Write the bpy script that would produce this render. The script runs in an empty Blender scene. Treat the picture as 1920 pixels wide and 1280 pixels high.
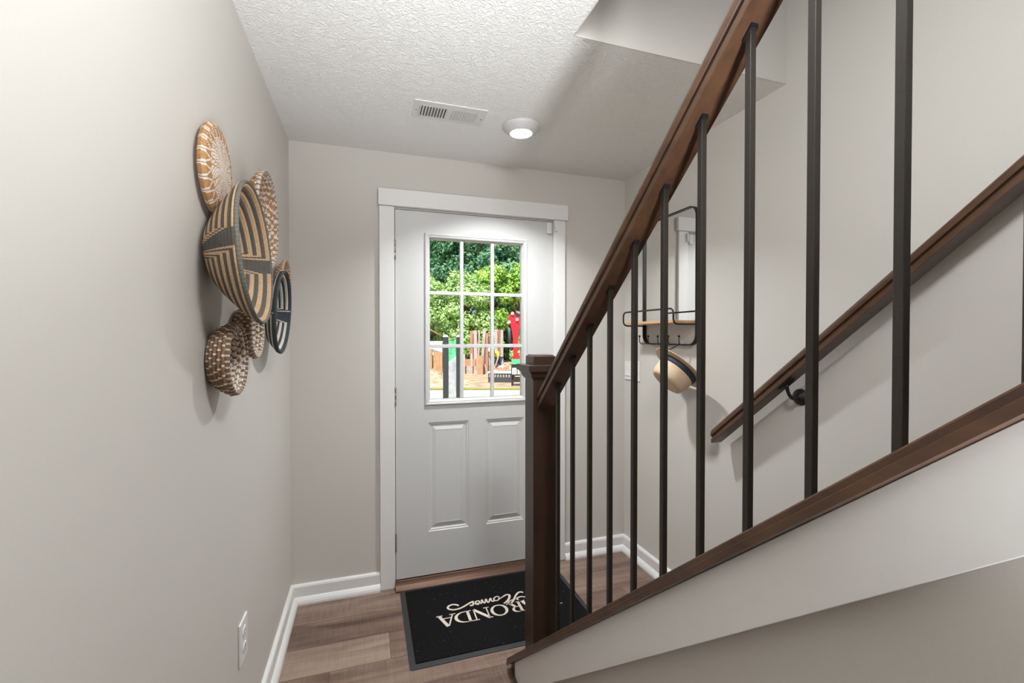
import bpy, bmesh, math, random
from mathutils import Vector, Matrix

PI = math.pi
C = bpy.context.scene.collection
scn = bpy.context.scene

# ------------------------------------------------------------------ camera, world, sun, lights, exposure
cam_d = bpy.data.cameras.new('camera')
cam = bpy.data.objects.new('camera', cam_d)
C.objects.link(cam)
cam.location = (0.375, -2.5147, 1.3701)
cam.rotation_euler = (PI / 2 - 0.0124, 0.0, -0.3128)
cam_d.sensor_width = 36.0
cam_d.lens = 839.955 / 1920 * 36.0
cam_d.clip_start = 0.02
scn.camera = cam

scn.view_settings.view_transform = 'Standard'
scn.view_settings.look = 'None'
scn.view_settings.gamma = 1.0
scn.view_settings.use_curve_mapping = False
scn.view_settings.exposure = 0.34
scn.cycles.max_bounces = 10
scn.cycles.diffuse_bounces = 6
scn.cycles.transparent_max_bounces = 16
scn.cycles.sample_clamp_indirect = 6.0

W = bpy.data.worlds.new('sky')
scn.world = W
W.use_nodes = True
wn = W.node_tree.nodes
bg = wn['Background']
bg.inputs[0].default_value = (0.72, 0.84, 1.0, 1)
bg.inputs[1].default_value = 0.6

sd = bpy.data.lights.new('sun', 'SUN')
sd.energy = 6.6
sd.angle = 0.01
sd.color = (1.0, 0.96, 0.88)
sun = bpy.data.objects.new('sun', sd)
C.objects.link(sun)
sun.rotation_euler = (math.radians(36), 0, math.radians(-28))   # high sun behind the house, from the left


def area(name, loc, size, power, rot=(0, 0, 0), color=(0.95, .98, 1.0), shape='DISK', size_y=None, spread=PI):
    d = bpy.data.lights.new(name, 'AREA')
    d.shape = shape
    d.size = size
    if size_y:
        d.size_y = size_y
    d.energy = power
    d.color = color
    d.spread = spread
    o = bpy.data.objects.new(name, d)
    C.objects.link(o)
    o.location = loc
    o.rotation_euler = rot
    return o


# further lights, above and behind the camera: a globe fixture on the hall ceiling, an added fill light aimed up at the ceiling, the landing lamp upstairs


def globe(name, loc, radius, power, color=(0.95, .98, 1.0)):
    d = bpy.data.lights.new(name, 'POINT')
    d.shadow_soft_size = radius
    d.energy = power
    d.color = color
    o = bpy.data.objects.new(name, d)
    C.objects.link(o)
    o.location = loc
    return o


globe('hall_globe_light', (0.88, -2.2, 2.285), 0.12, 37)
area('ceiling_fill_uplight', (0.66, -3.4, 0.5), 0.25, 7.8, (PI - 0.73, 0, 0.06), spread=0.9)  # unseen fill added to brighten the ceiling, no fixture of the hall
area('landing_lamp_light', (1.49, -3.4, 4.6), 0.5, 2.5)

# ------------------------------------------------------------------ dimensions
H = 2.36        # hall ceiling
WR = 1.947      # right wall
SL = 0.85       # stair slope (rise over run)
UP = 5.0        # upper ceiling
YB = -6.0       # far end of the hall behind the camera

# ------------------------------------------------------------------ materials


def mat(name, col, rough=0.5, metal=0.0, spec=0.5):
    m = bpy.data.materials.new(name)
    m.use_nodes = True
    b = m.node_tree.nodes['Principled BSDF']
    b.inputs['Base Color'].default_value = (*col, 1)
    b.inputs['Roughness'].default_value = rough
    b.inputs['Metallic'].default_value = metal
    b.inputs['Specular IOR Level'].default_value = spec
    return m


def nt(m):
    return m.node_tree.nodes, m.node_tree.links, m.node_tree.nodes['Principled BSDF']


def coords(m, scale=(1, 1, 1), kind='Object', rot=(0, 0, 0)):
    n, l, b = nt(m)
    tc = n.new('ShaderNodeTexCoord')
    mp = n.new('ShaderNodeMapping')
    mp.inputs['Scale'].default_value = scale
    mp.inputs['Rotation'].default_value = rot
    l.new(tc.outputs[kind], mp.inputs['Vector'])
    return mp.outputs['Vector']


def noise(m, vec, scale, detail=4, rough=0.55, dist=0.0):
    n, l, b = nt(m)
    x = n.new('ShaderNodeTexNoise')
    x.inputs['Scale'].default_value = scale
    x.inputs['Detail'].default_value = detail
    x.inputs['Roughness'].default_value = rough
    x.inputs['Distortion'].default_value = dist
    l.new(vec, x.inputs['Vector'])
    return x.outputs['Fac']


def ramp(m, fac, stops):
    n, l, b = nt(m)
    r = n.new('ShaderNodeValToRGB')
    e = r.color_ramp.elements
    while len(e) < len(stops):
        e.new(0.5)
    for i, (p, c) in enumerate(stops):
        e[i].position = p
        e[i].color = (*c, 1)
    l.new(fac, r.inputs['Fac'])
    return r.outputs['Color']


def bump(m, height, strength=0.1, dist=0.01):
    n, l, b = nt(m)
    x = n.new('ShaderNodeBump')
    x.inputs['Strength'].default_value = strength
    x.inputs['Distance'].default_value = dist
    l.new(height, x.inputs['Height'])
    l.new(x.outputs['Normal'], b.inputs['Normal'])
    return x


def setcol(m, sock):
    n, l, b = nt(m)
    l.new(sock, b.inputs['Base Color'])


def noisy(name, col, rough, scale, amount=0.12, strength=0.1, metal=0.0, spec=0.5, stretch=(1, 1, 1), bdist=0.002):
    m = mat(name, col, rough, metal, spec)
    v = coords(m, stretch)
    f = noise(m, v, scale)
    lo = tuple(c * (1 - amount) for c in col)
    hi = tuple(min(1, c * (1 + amount)) for c in col)
    setcol(m, ramp(m, f, [(0.3, lo), (0.7, hi)]))
    if strength:
        bump(m, f, strength, bdist)
    return m


M = {}
M['wall'] = noisy('wall_paint', (0.605, 0.578, 0.537), 0.55, 260, 0.015, 0.10, spec=0.3, bdist=0.0006)
M['trim'] = noisy('white_trim_paint', (0.78, 0.77, 0.755), 0.38, 40, 0.01, 0.03, bdist=0.0005)
M['door'] = noisy('white_door_paint', (0.62, 0.618, 0.61), 0.42, 40, 0.01, 0.03, bdist=0.0005)
M['plastic'] = noisy('white_plastic', (0.78, 0.77, 0.75), 0.35, 30, 0.01, 0)

# ceiling with a brushed, crow's-foot texture
m = M['ceiling'] = mat('textured_ceiling_paint', (0.85, 0.84, 0.825), 0.8, spec=0.2)
n, l, b = nt(m)
v = coords(m)
vo = n.new('ShaderNodeTexVoronoi')
vo.inputs['Scale'].default_value = 7.0
l.new(v, vo.inputs['Vector'])
vm = n.new('ShaderNodeVectorMath')
vm.operation = 'SUBTRACT'
l.new(v, vm.inputs[0])
l.new(vo.outputs['Position'], vm.inputs[1])
sx = n.new('ShaderNodeSeparateXYZ')
l.new(vm.outputs[0], sx.inputs[0])
at2 = n.new('ShaderNodeMath')
at2.operation = 'ARCTAN2'
l.new(sx.outputs['Y'], at2.inputs[0])
l.new(sx.outputs['X'], at2.inputs[1])
nz = noise(m, v, 30, 3, 0.6, 1.5)
ml = n.new('ShaderNodeMath')
ml.operation = 'MULTIPLY_ADD'
l.new(nz, ml.inputs[0])
ml.inputs[1].default_value = 2.6
l.new(at2.outputs[0], ml.inputs[2])
sn = n.new('ShaderNodeMath')
sn.operation = 'MULTIPLY'
l.new(ml.outputs[0], sn.inputs[0])
sn.inputs[1].default_value = 9.0
si = n.new('ShaderNodeMath')
si.operation = 'SINE'
l.new(sn.outputs[0], si.inputs[0])
nz2 = noise(m, v, 60, 4, 0.6)
ad = n.new('ShaderNodeMath')
ad.operation = 'MULTIPLY_ADD'
l.new(nz2, ad.inputs[0])
ad.inputs[1].default_value = 2.0
l.new(si.outputs[0], ad.inputs[2])
bump(m, ad.outputs[0], 0.42, 0.003)


def wood(name, dark, lite, rough, axis=1, scale=9.0, spec=0.5):
    m = mat(name, lite, rough, spec=spec)
    st = [26, 26, 26]
    st[axis] = 1.4
    v = coords(m, tuple(st))
    f = noise(m, v, scale / 6, 6, 0.62, 0.4)
    v2 = coords(m, (1, 1, 1))
    f2 = noise(m, v2, 5, 3)
    n, l, b = nt(m)
    mx = n.new('ShaderNodeMath')
    mx.operation = 'MULTIPLY_ADD'
    l.new(f2, mx.inputs[0])
    mx.inputs[1].default_value = 0.45
    mm = n.new('ShaderNodeMath')
    mm.operation = 'MULTIPLY'
    l.new(f, mm.inputs[0])
    mm.inputs[1].default_value = 0.6
    l.new(mm.outputs[0], mx.inputs[2])
    setcol(m, ramp(m, mx.outputs[0], [(0.30, dark), (0.72, lite)]))
    bump(m, f, 0.06, 0.0008)
    return m


M['rail'] = wood('stained_walnut_rail', (0.036, 0.017, 0.010), (0.110, 0.052, 0.026), 0.34, axis=1)
M['newel'] = wood('stained_walnut_post', (0.022, 0.012, 0.008), (0.062, 0.034, 0.021), 0.36, axis=2)
M['tread'] = wood('stained_tread', (0.06, 0.03, 0.018), (0.15, 0.08, 0.04), 0.4, axis=0)
M['shelfwood'] = wood('pale_oak_board', (0.46, 0.25, 0.11), (0.66, 0.40, 0.20), 0.5, axis=1)
M['bronze'] = noisy('bronze_threshold', (0.13, 0.070, 0.046), 0.33, 30, 0.12, 0.03, metal=0.6, stretch=(0.2, 4, 4))
M['iron'] = noisy('satin_iron', (0.030, 0.025, 0.020), 0.40, 300, 0.2, 0.05, metal=0.3, bdist=0.0003)
M['black'] = noisy('black_metal', (0.018, 0.018, 0.018), 0.42, 120, 0.2, 0.02, metal=0.4)
M['hinge'] = noisy('brushed_nickel_bronze', (0.34, 0.28, 0.23), 0.4, 200, 0.15, 0.02, metal=0.8)
M['rimpaint'] = noisy('white_enamel_rim', (0.60, 0.59, 0.58), 0.45, 30, 0.01, 0)
M['mirror'] = mat('mirror_silver', (0.86, 0.86, 0.85), 0.015, 1.0)
M['slotdark'] = noisy('duct_shadow_grey', (0.05, 0.05, 0.05), 0.8, 60, 0.1, 0)
M['louver'] = noisy('enamel_louver', (0.70, 0.69, 0.67), 0.4, 60, 0.02, 0)

m = M['lamp'] = mat('lamp_diffuser', (1, 1, 1), 0.4)
n, l, b = nt(m)
b.inputs['Emission Color'].default_value = (1, 0.97, 0.92, 1)
b.inputs['Emission Strength'].default_value = 6.0

# window glass: clear with a weak reflection
m = M['glass'] = bpy.data.materials.new('clear_glass')
m.use_nodes = True
n, l = m.node_tree.nodes, m.node_tree.links
for x in list(n):
    if x.type == 'BSDF_PRINCIPLED':
        n.remove(x)
tr = n.new('ShaderNodeBsdfTransparent')
gl = n.new('ShaderNodeBsdfGlossy')
gl.inputs['Roughness'].default_value = 0.0
fr = n.new('ShaderNodeFresnel')
fr.inputs['IOR'].default_value = 1.2
mxs = n.new('ShaderNodeMixShader')
l.new(fr.outputs[0], mxs.inputs[0])
l.new(tr.outputs[0], mxs.inputs[1])
l.new(gl.outputs[0], mxs.inputs[2])
l.new(mxs.outputs[0], n['Material Output'].inputs['Surface'])

# plank floor: planks run across the hall
m = M['floor'] = mat('plank_floor', (0.2, 0.13, 0.1), 0.42, spec=0.4)
n, l, b = nt(m)
tc = n.new('ShaderNodeTexCoord')
sep = n.new('ShaderNodeSeparateXYZ')
l.new(tc.outputs['Object'], sep.inputs[0])


def mth(op, a, b_=None, c=None):
    x = n.new('ShaderNodeMath')
    x.operation = op
    for i, q in enumerate((a, b_, c)):
        if q is None:
            continue
        if isinstance(q, (int, float)):
            x.inputs[i].default_value = q
        else:
            l.new(q, x.inputs[i])
    return x.outputs[0]


PWID, PLEN = 0.1785, 1.22
row_f = mth('DIVIDE', mth('ADD', sep.outputs['Y'], 0.384), PWID)
row = mth('FLOOR', row_f)
u_f = mth('DIVIDE', mth('ADD', sep.outputs['X'], mth('MULTIPLY_ADD', row, -0.244, -0.467 - 0.244)), PLEN)
pl = mth('FLOOR', u_f)
pid = mth('MULTIPLY_ADD', row, 17.31, mth('MULTIPLY', pl, 5.77))
wnz = n.new('ShaderNodeTexWhiteNoise')
wnz.noise_dimensions = '1D'
l.new(pid, wnz.inputs['W'])
cmb = n.new('ShaderNodeCombineXYZ')
l.new(mth('MULTIPLY', sep.outputs['X'], 1.5), cmb.inputs[0])
l.new(mth('MULTIPLY_ADD', sep.outputs['Y'], 26.0, mth('MULTIPLY', wnz.outputs['Value'], 40.0)), cmb.inputs[1])
l.new(mth('MULTIPLY', wnz.outputs['Value'], 30.0), cmb.inputs[2])
g1 = noise(m, cmb.outputs[0], 1.0, 6, 0.62, 0.6)
cmb2 = n.new('ShaderNodeCombineXYZ')
l.new(mth('MULTIPLY', sep.outputs['X'], 1.1), cmb2.inputs[0])
l.new(mth('MULTIPLY_ADD', sep.outputs['Y'], 7.0, mth('MULTIPLY', wnz.outputs['Value'], 17.0)), cmb2.inputs[1])
l.new(mth('MULTIPLY', wnz.outputs['Value'], 9.0), cmb2.inputs[2])
g3 = noise(m, cmb2.outputs[0], 1.6, 3, 0.5, 0.8)
# fine cross saw marks
sw = n.new('ShaderNodeCombineXYZ')
l.new(mth('MULTIPLY', sep.outputs['X'], 110.0), sw.inputs[0])
l.new(mth('MULTIPLY', sep.outputs['Y'], 9.0), sw.inputs[1])
l.new(mth('MULTIPLY', wnz.outputs['Value'], 50.0), sw.inputs[2])
g2 = noise(m, sw.outputs[0], 1.0, 2, 0.5)
msk = noise(m, tc.outputs['Object'], 4.5, 2)
saw = mth('MULTIPLY', mth('SUBTRACT', g2, 0.5), mth('MULTIPLY', msk, 0.30))
fac = mth('ADD', mth('ADD', mth('ADD', mth('MULTIPLY', g1, 0.42), mth('MULTIPLY', g3, 0.55)), mth('MULTIPLY', wnz.outputs['Value'], 0.24)), saw)
colr = ramp(m, fac, [(0.38, (0.080, 0.048, 0.036)), (0.58, (0.185, 0.120, 0.091)), (0.80, (0.330, 0.238, 0.188))])
fy = mth('SUBTRACT', row_f, row)
fu = mth('SUBTRACT', u_f, pl)
ey = mth('MINIMUM', fy, mth('SUBTRACT', 1.0, fy))
eu = mth('MINIMUM', fu, mth('SUBTRACT', 1.0, fu))
seam = mth('MAXIMUM', mth('LESS_THAN', ey, 0.008), mth('LESS_THAN', eu, 0.0011))
mixc = n.new('ShaderNodeMix')
mixc.data_type = 'RGBA'
l.new(mth('MULTIPLY', seam, 0.75), mixc.inputs['Factor'])
l.new(colr, mixc.inputs['A'])
mixc.inputs['B'].default_value = (0.05, 0.032, 0.025, 1)
setcol(m, mixc.outputs['Result'])
bump(m, mth('SUBTRACT', mth('ADD', g1, saw), mth('MULTIPLY', seam, 2.0)), 0.12, 0.0015)

# mat pile with flecks
m = M['pile'] = mat('black_mat_pile', (0.012, 0.012, 0.012), 0.95, spec=0.1)
n, l, b = nt(m)
v = coords(m)
f = noise(m, v, 700, 2)
f2 = noise(m, v, 110, 2)
vo = n.new('ShaderNodeTexVoronoi')
vo.inputs['Scale'].default_value = 34
l.new(v, vo.inputs['Vector'])
lt = n.new('ShaderNodeMath')
lt.operation = 'LESS_THAN'
l.new(vo.outputs['Distance'], lt.inputs[0])
lt.inputs[1].default_value = 0.045
base = ramp(m, f2, [(0.3, (0.004, 0.004, 0.004)), (0.75, (0.012, 0.012, 0.012))])
mixc = n.new('ShaderNodeMix')
mixc.data_type = 'RGBA'
l.new(lt.outputs[0], mixc.inputs['Factor'])
l.new(base, mixc.inputs['A'])
mixc.inputs['B'].default_value = (0.35, 0.33, 0.30, 1)
setcol(m, mixc.outputs['Result'])
bump(m, f, 0.5, 0.002)
M['rubber'] = noisy('dark_rubber', (0.024, 0.025, 0.027), 0.6, 300, 0.2, 0.1)
M['matletter'] = noisy('cream_mat_lettering', (0.72, 0.62, 0.53), 0.95, 500, 0.12, 0.3)

# straw and baskets read their pattern from a colour attribute (weave pattern)
m = M['weave'] = mat('woven_fibre', (0.5, 0.4, 0.3), 0.75, spec=0.2)
n, l, b = nt(m)
ca = n.new('ShaderNodeVertexColor')
ca.layer_name = 'pattern'
v = coords(m)
f = noise(m, v, 380, 3)
mixc = n.new('ShaderNodeMix')
mixc.data_type = 'RGBA'
mixc.blend_type = 'MULTIPLY'
mixc.inputs['Factor'].default_value = 0.55
l.new(ca.outputs['Color'], mixc.inputs['A'])
l.new(ramp(m, f, [(0.3, (0.45, 0.42, 0.40)), (0.6, (1, 1, 1))]), mixc.inputs['B'])
setcol(m, mixc.outputs['Result'])
bump(m, f, 0.35, 0.001)

M['straw'] = noisy('pale_straw', (0.66, 0.50, 0.33), 0.75, 500, 0.2, 0.4, bdist=0.0008)
M['strawwhite'] = noisy('bleached_straw', (0.72, 0.68, 0.64), 0.75, 500, 0.1, 0.4, bdist=0.0008)
M['navy'] = noisy('navy_ribbon', (0.022, 0.027, 0.040), 0.7, 400, 0.15, 0.1)

# outdoors
M['dirt'] = noisy('dry_dirt', (0.42, 0.31, 0.21), 0.95, 2.2, 0.35, 0.6, spec=0.1, bdist=0.1)
M['dirtpile'] = noisy('heaped_clay', (0.48, 0.345, 0.235), 0.95, 5.5, 0.45, 0.9, spec=0.1, bdist=0.12)
M['concrete'] = noisy('pale_concrete', (0.42, 0.41, 0.395), 0.9, 3, 0.10, 0.1, spec=0.1, bdist=0.01)
M['grass'] = noisy('short_grass', (0.20, 0.24, 0.06), 0.95, 20, 0.3, 0.4, spec=0.1, bdist=0.03)
M['bark'] = noisy('bark', (0.13, 0.09, 0.06), 0.9, 8, 0.3, 0.5, spec=0.1, stretch=(4, 4, 0.6), bdist=0.03)
M['form'] = wood('form_plywood', (0.30, 0.17, 0.09), (0.52, 0.33, 0.20), 0.85, axis=2, spec=0.1)
M['oldplank'] = wood('weathered_grey_plank', (0.26, 0.21, 0.19), (0.55, 0.49, 0.45), 0.85, axis=2, spec=0.1)
M['redplank'] = wood('red_stained_plank', (0.26, 0.11, 0.09), (0.50, 0.26, 0.22), 0.85, axis=2, spec=0.1)
M['pinkplank'] = wood('pink_stained_plank', (0.45, 0.26, 0.27), (0.70, 0.50, 0.50), 0.85, axis=2, spec=0.1)
M['signpost'] = noisy('dark_vinyl_post', (0.035, 0.040, 0.048), 0.5, 60, 0.1, 0)
M['cap_grey'] = noisy('grey_post_cap', (0.30, 0.33, 0.40), 0.5, 40, 0.08, 0)
M['red'] = noisy('red_machine_paint', (0.72, 0.018, 0.035), 0.4, 6, 0.12, 0)
M['machdark'] = noisy('dark_machine_steel', (0.075, 0.080, 0.095), 0.5, 12, 0.2, 0)
M['chrome'] = noisy('bright_ram_steel', (0.7, 0.72, 0.75), 0.25, 10, 0.05, 0, metal=0.9)
M['greenroof'] = noisy('green_plastic_lid', (0.02, 0.34, 0.12), 0.5, 12, 0.1, 0)
M['blackbox'] = noisy('black_plastic', (0.022, 0.024, 0.028), 0.5, 30, 0.15, 0)
M['blackmesh'] = noisy('black_perforated_plastic', (0.05, 0.05, 0.06), 0.6, 30, 0.3, 0.1, stretch=(2, 2, 0.3))
M['paleblue'] = noisy('pale_blue_sheet', (0.48, 0.57, 0.62), 0.5, 4, 0.08, 0)
M['whitepaint'] = noisy('white_paint', (0.80, 0.80, 0.80), 0.5, 5, 0.04, 0)
M['rubble'] = noisy('broken_rubble', (0.62, 0.50, 0.42), 0.95, 5, 0.30, 0.4, bdist=0.05)
M['rubbleorange'] = noisy('broken_brick', (0.52, 0.26, 0.14), 0.95, 5, 0.25, 0.4, bdist=0.05)
M['hivis'] = noisy('hi_vis_yellow', (0.58, 0.72, 0.06), 0.7, 20, 0.15, 0)
M['jeans'] = noisy('blue_denim', (0.05, 0.11, 0.24), 0.9, 60, 0.2, 0.1)
M['skin'] = noisy('skin', (0.50, 0.31, 0.22), 0.6, 30, 0.06, 0)
M['hair'] = noisy('dark_hair', (0.03, 0.02, 0.015), 0.7, 60, 0.2, 0)

# sign panel: green above, white below a slanted line
m = M['signgreen'] = noisy('green_sign_face', (0.04, 0.42, 0.19), 0.5, 7, 0.25, 0)
m = M['signface'] = mat('sign_face', (0.1, 0.5, 0.25), 0.45)
n, l, b = nt(m)
tc = n.new('ShaderNodeTexCoord')
sp = n.new('ShaderNodeSeparateXYZ')
l.new(tc.outputs['Object'], sp.inputs[0])
f = noise(m, tc.outputs['Object'], 9, 3)
gcol = ramp(m, f, [(0.35, (0.03, 0.36, 0.15)), (0.62, (0.20, 0.58, 0.33))])
wcol = ramp(m, f, [(0.35, (0.33, 0.36, 0.43)), (0.65, (0.52, 0.53, 0.56))])
cmp_ = n.new('ShaderNodeMath')
cmp_.operation = 'MULTIPLY_ADD'
l.new(sp.outputs['X'], cmp_.inputs[0])
cmp_.inputs[1].default_value = -0.75
l.new(sp.outputs['Z'], cmp_.inputs[2])
gt = n.new('ShaderNodeMath')
gt.operation = 'GREATER_THAN'
l.new(cmp_.outputs[0], gt.inputs[0])
gt.inputs[1].default_value = 0.93
mixc = n.new('ShaderNodeMix')
mixc.data_type = 'RGBA'
l.new(gt.outputs[0], mixc.inputs['Factor'])
l.new(wcol, mixc.inputs['A'])
l.new(gcol, mixc.inputs['B'])
setcol(m, mixc.outputs['Result'])


def leafmat(name, a, c):
    m = mat(name, a, 0.5, spec=0.3)
    n, l, b = nt(m)
    oi = n.new('ShaderNodeTexNoise')
    oi.inputs['Scale'].default_value = 1.7
    oi.inputs['Detail'].default_value = 3
    tc = n.new('ShaderNodeTexCoord')
    l.new(tc.outputs['Object'], oi.inputs['Vector'])
    col = ramp(m, oi.outputs['Fac'], [(0.32, a), (0.68, c)])
    setcol(m, col)
    tl = n.new('ShaderNodeBsdfTranslucent')
    l.new(col, tl.inputs['Color'])
    mx = n.new('ShaderNodeMixShader')
    mx.inputs[0].default_value = 0.3
    l.new(b.outputs[0], mx.inputs[1])
    l.new(tl.outputs[0], mx.inputs[2])
    l.new(mx.outputs[0], n['Material Output'].inputs['Surface'])
    return m


M['leaf_light'] = leafmat('light_green_leaves', (0.27, 0.48, 0.14), (0.66, 0.84, 0.42))
M['leaf_yellow'] = leafmat('yellow_green_leaves', (0.26, 0.50, 0.08), (0.54, 0.74, 0.20))
M['leaf_dark'] = leafmat('deep_green_leaves', (0.06, 0.22, 0.12), (0.26, 0.46, 0.24))

# ------------------------------------------------------------------ mesh helpers


class MB:
    def __init__(self):
        self.bm = bmesh.new()

    def box(self, x0, x1, y0, y1, z0, z1, bev=0.0, seg=2, mtx=None):
        b2 = bmesh.new()
        bmesh.ops.create_cube(b2, size=1)
        for v in b2.verts:
            v.co = Vector((x0 + (v.co.x + .5) * (x1 - x0), y0 + (v.co.y + .5) * (y1 - y0), z0 + (v.co.z + .5) * (z1 - z0)))
        if bev:
            bmesh.ops.bevel(b2, geom=b2.edges[:], offset=bev, segments=seg, profile=0.5, affect='EDGES')
        self.join(b2, mtx)
        return self

    def join(self, b2, mtx=None):
        if mtx is not None:
            bmesh.ops.transform(b2, matrix=mtx, verts=b2.verts[:])
        me = bpy.data.meshes.new('tmp')
        b2.to_mesh(me)
        b2.free()
        self.bm.from_mesh(me)
        bpy.data.meshes.remove(me)

    def prism(self, pts, axis, a, b_, bev=0.0):
        """polygon in the two other axes extruded along axis from a to b_ (axis x: pts are (y,z); y: (x,z); z: (x,y))"""
        b2 = bmesh.new()

        def P(p, t):
            return {'x': (t, p[0], p[1]), 'y': (p[0], t, p[1]), 'z': (p[0], p[1], t)}[axis]
        A = [b2.verts.new(P(p, a)) for p in pts]
        B = [b2.verts.new(P(p, b_)) for p in pts]
        k = len(pts)
        b2.faces.new(A)
        b2.faces.new(B[::-1])
        for i in range(k):
            b2.faces.new((A[i], B[i], B[(i + 1) % k], A[(i + 1) % k]))
        bmesh.ops.recalc_face_normals(b2, faces=b2.faces[:])
        if bev:
            bmesh.ops.bevel(b2, geom=b2.edges[:], offset=bev, segments=2, profile=0.5, affect='EDGES')
        self.join(b2)
        return self

    def tube(self, pts, r, seg=10, closed=False, flat=None):
        """swept round tube along pts; r number or list"""
        pts = [Vector(p) for p in pts]
        k = len(pts)
        R = r if isinstance(r, (list, tuple)) else [r] * k
        b2 = bmesh.new()
        rings = []
        prev = None
        for i, p in enumerate(pts):
            if closed:
                t = (pts[(i + 1) % k] - pts[i - 1]).normalized()
            else:
                t = (pts[min(i + 1, k - 1)] - pts[max(i - 1, 0)]).normalized()
            if prev is None:
                ref = Vector((0, 0, 1)) if abs(t.z) < 0.9 else Vector((1, 0, 0))
                nrm = t.cross(ref).normalized()
            else:
                nrm = (prev - t * prev.dot(t)).normalized()
            prev = nrm
            bn = t.cross(nrm)
            ring = []
            for j in range(seg):
                a = 2 * PI * j / seg
                ring.append(b2.verts.new(p + (nrm * math.cos(a) + bn * math.sin(a)) * R[i]))
            rings.append(ring)
        m_ = k if closed else k - 1
        for i in range(m_):
            A, B = rings[i], rings[(i + 1) % k]
            for j in range(seg):
                f = b2.faces.new((A[j], A[(j + 1) % seg], B[(j + 1) % seg], B[j]))
                f.smooth = True
        if not closed:
            b2.faces.new(rings[0][::-1])
            b2.faces.new(rings[-1])
        bmesh.ops.recalc_face_normals(b2, faces=b2.faces[:])
        self.join(b2)
        return self

    def lathe(self, prof, seg=48, mtx=None, smooth=True):
        """prof: (r, z) list turned about z"""
        b2 = bmesh.new()
        rings = []
        for (r, z) in prof:
            if r < 1e-6:
                rings.append([b2.verts.new((0, 0, z))])
            else:
                rings.append([b2.verts.new((r * math.cos(2 * PI * j / seg), r * math.sin(2 * PI * j / seg), z)) for j in range(seg)])
        for i in range(len(prof) - 1):
            A, B = rings[i], rings[i + 1]
            for j in range(seg):
                if len(A) == 1 and len(B) == 1:
                    continue
                if len(A) == 1:
                    f = b2.faces.new((A[0], B[j], B[(j + 1) % seg]))
                elif len(B) == 1:
                    f = b2.faces.new((A[j], A[(j + 1) % seg], B[0]))
                else:
                    f = b2.faces.new((A[j], A[(j + 1) % seg], B[(j + 1) % seg], B[j]))
                f.smooth = smooth
        bmesh.ops.recalc_face_normals(b2, faces=b2.faces[:])
        self.join(b2, mtx)
        return self

    def sweep(self, prof, p0, p1, side, up):
        """closed 2D profile (s,n) swept straight from p0 to p1 with plumb ends; offset = side*s + up*n"""
        b2 = bmesh.new()
        p0, p1, side, up = Vector(p0), Vector(p1), Vector(side), Vector(up)
        A = [b2.verts.new(p0 + side * s + up * q) for s, q in prof]
        B = [b2.verts.new(p1 + side * s + up * q) for s, q in prof]
        k = len(prof)
        b2.faces.new(A)
        b2.faces.new(B[::-1])
        for i in range(k):
            b2.faces.new((A[i], B[i], B[(i + 1) % k], A[(i + 1) % k]))
        bmesh.ops.recalc_face_normals(b2, faces=b2.faces[:])
        self.join(b2)
        return self

    def build(self, name, material, parent=None, loc=None):
        me = bpy.data.meshes.new(name)
        if loc is not None:
            bmesh.ops.translate(self.bm, vec=-Vector(loc), verts=self.bm.verts[:])
        self.bm.to_mesh(me)
        self.bm.free()
        me.materials.append(material)
        o = bpy.data.objects.new(name, me)
        C.objects.link(o)
        if loc is not None:
            o.location = loc
        if parent is not None:
            attach(o, parent)
        return o


def attach(o, parent):
    o.parent = parent
    q = parent
    off = Vector((0, 0, 0))
    while q is not None:
        off += Vector(q.location)
        q = q.parent
    o.location = Vector(o.location) - off        # parents are never rotated here: world placement is kept


def tag(o, label, cat, group=None, kind=None):
    o['label'] = label
    o['category'] = cat
    if group:
        o['group'] = group
    if kind:
        o['kind'] = kind
    return o


def thing(name, label, cat, loc=(0, 0, 0), group=None, kind=None):
    o = bpy.data.objects.new(name, None)
    C.objects.link(o)
    o.location = loc
    o.empty_display_size = 0.1
    return tag(o, label, cat, group, kind)


def struct(name, mb, material, label, cat, loc=None):
    o = mb.build(name, material, None, loc)
    return tag(o, label, cat, None, 'structure')


def rr_path(c0, c1, r, n=7):
    """rounded rectangle path points (2D) between corners c0 and c1"""
    (a0, b0), (a1, b1) = c0, c1
    out = []
    for cx, cy, s in ((a1 - r, b1 - r, 0), (a0 + r, b1 - r, 1), (a0 + r, b0 + r, 2), (a1 - r, b0 + r, 3)):
        for i in range(n):
            t = (s + i / (n - 1)) * PI / 2
            out.append((cx + r * math.cos(t), cy + r * math.sin(t)))
    return out


def bez(p0, p1, p2, p3, n=10):
    p0, p1, p2, p3 = map(Vector, (p0, p1, p2, p3))
    return [(p0 * (1 - t) ** 3 + p1 * 3 * t * (1 - t) ** 2 + p2 * 3 * t * t * (1 - t) + p3 * t ** 3) for t in [i / n for i in range(n + 1)]]


def fillet(pts, r, n=6):
    """polyline with rounded corners"""
    pts = [Vector(p) for p in pts]
    out = [pts[0]]
    for i in range(1, len(pts) - 1):
        a = (pts[i - 1] - pts[i]).normalized()
        c = (pts[i + 1] - pts[i]).normalized()
        s, e = pts[i] + a * r, pts[i] + c * r
        for k in range(n + 1):
            t = k / n
            out.append(s * (1 - t) ** 2 + pts[i] * 2 * t * (1 - t) + e * t * t)
    out.append(pts[-1])
    return out


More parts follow.
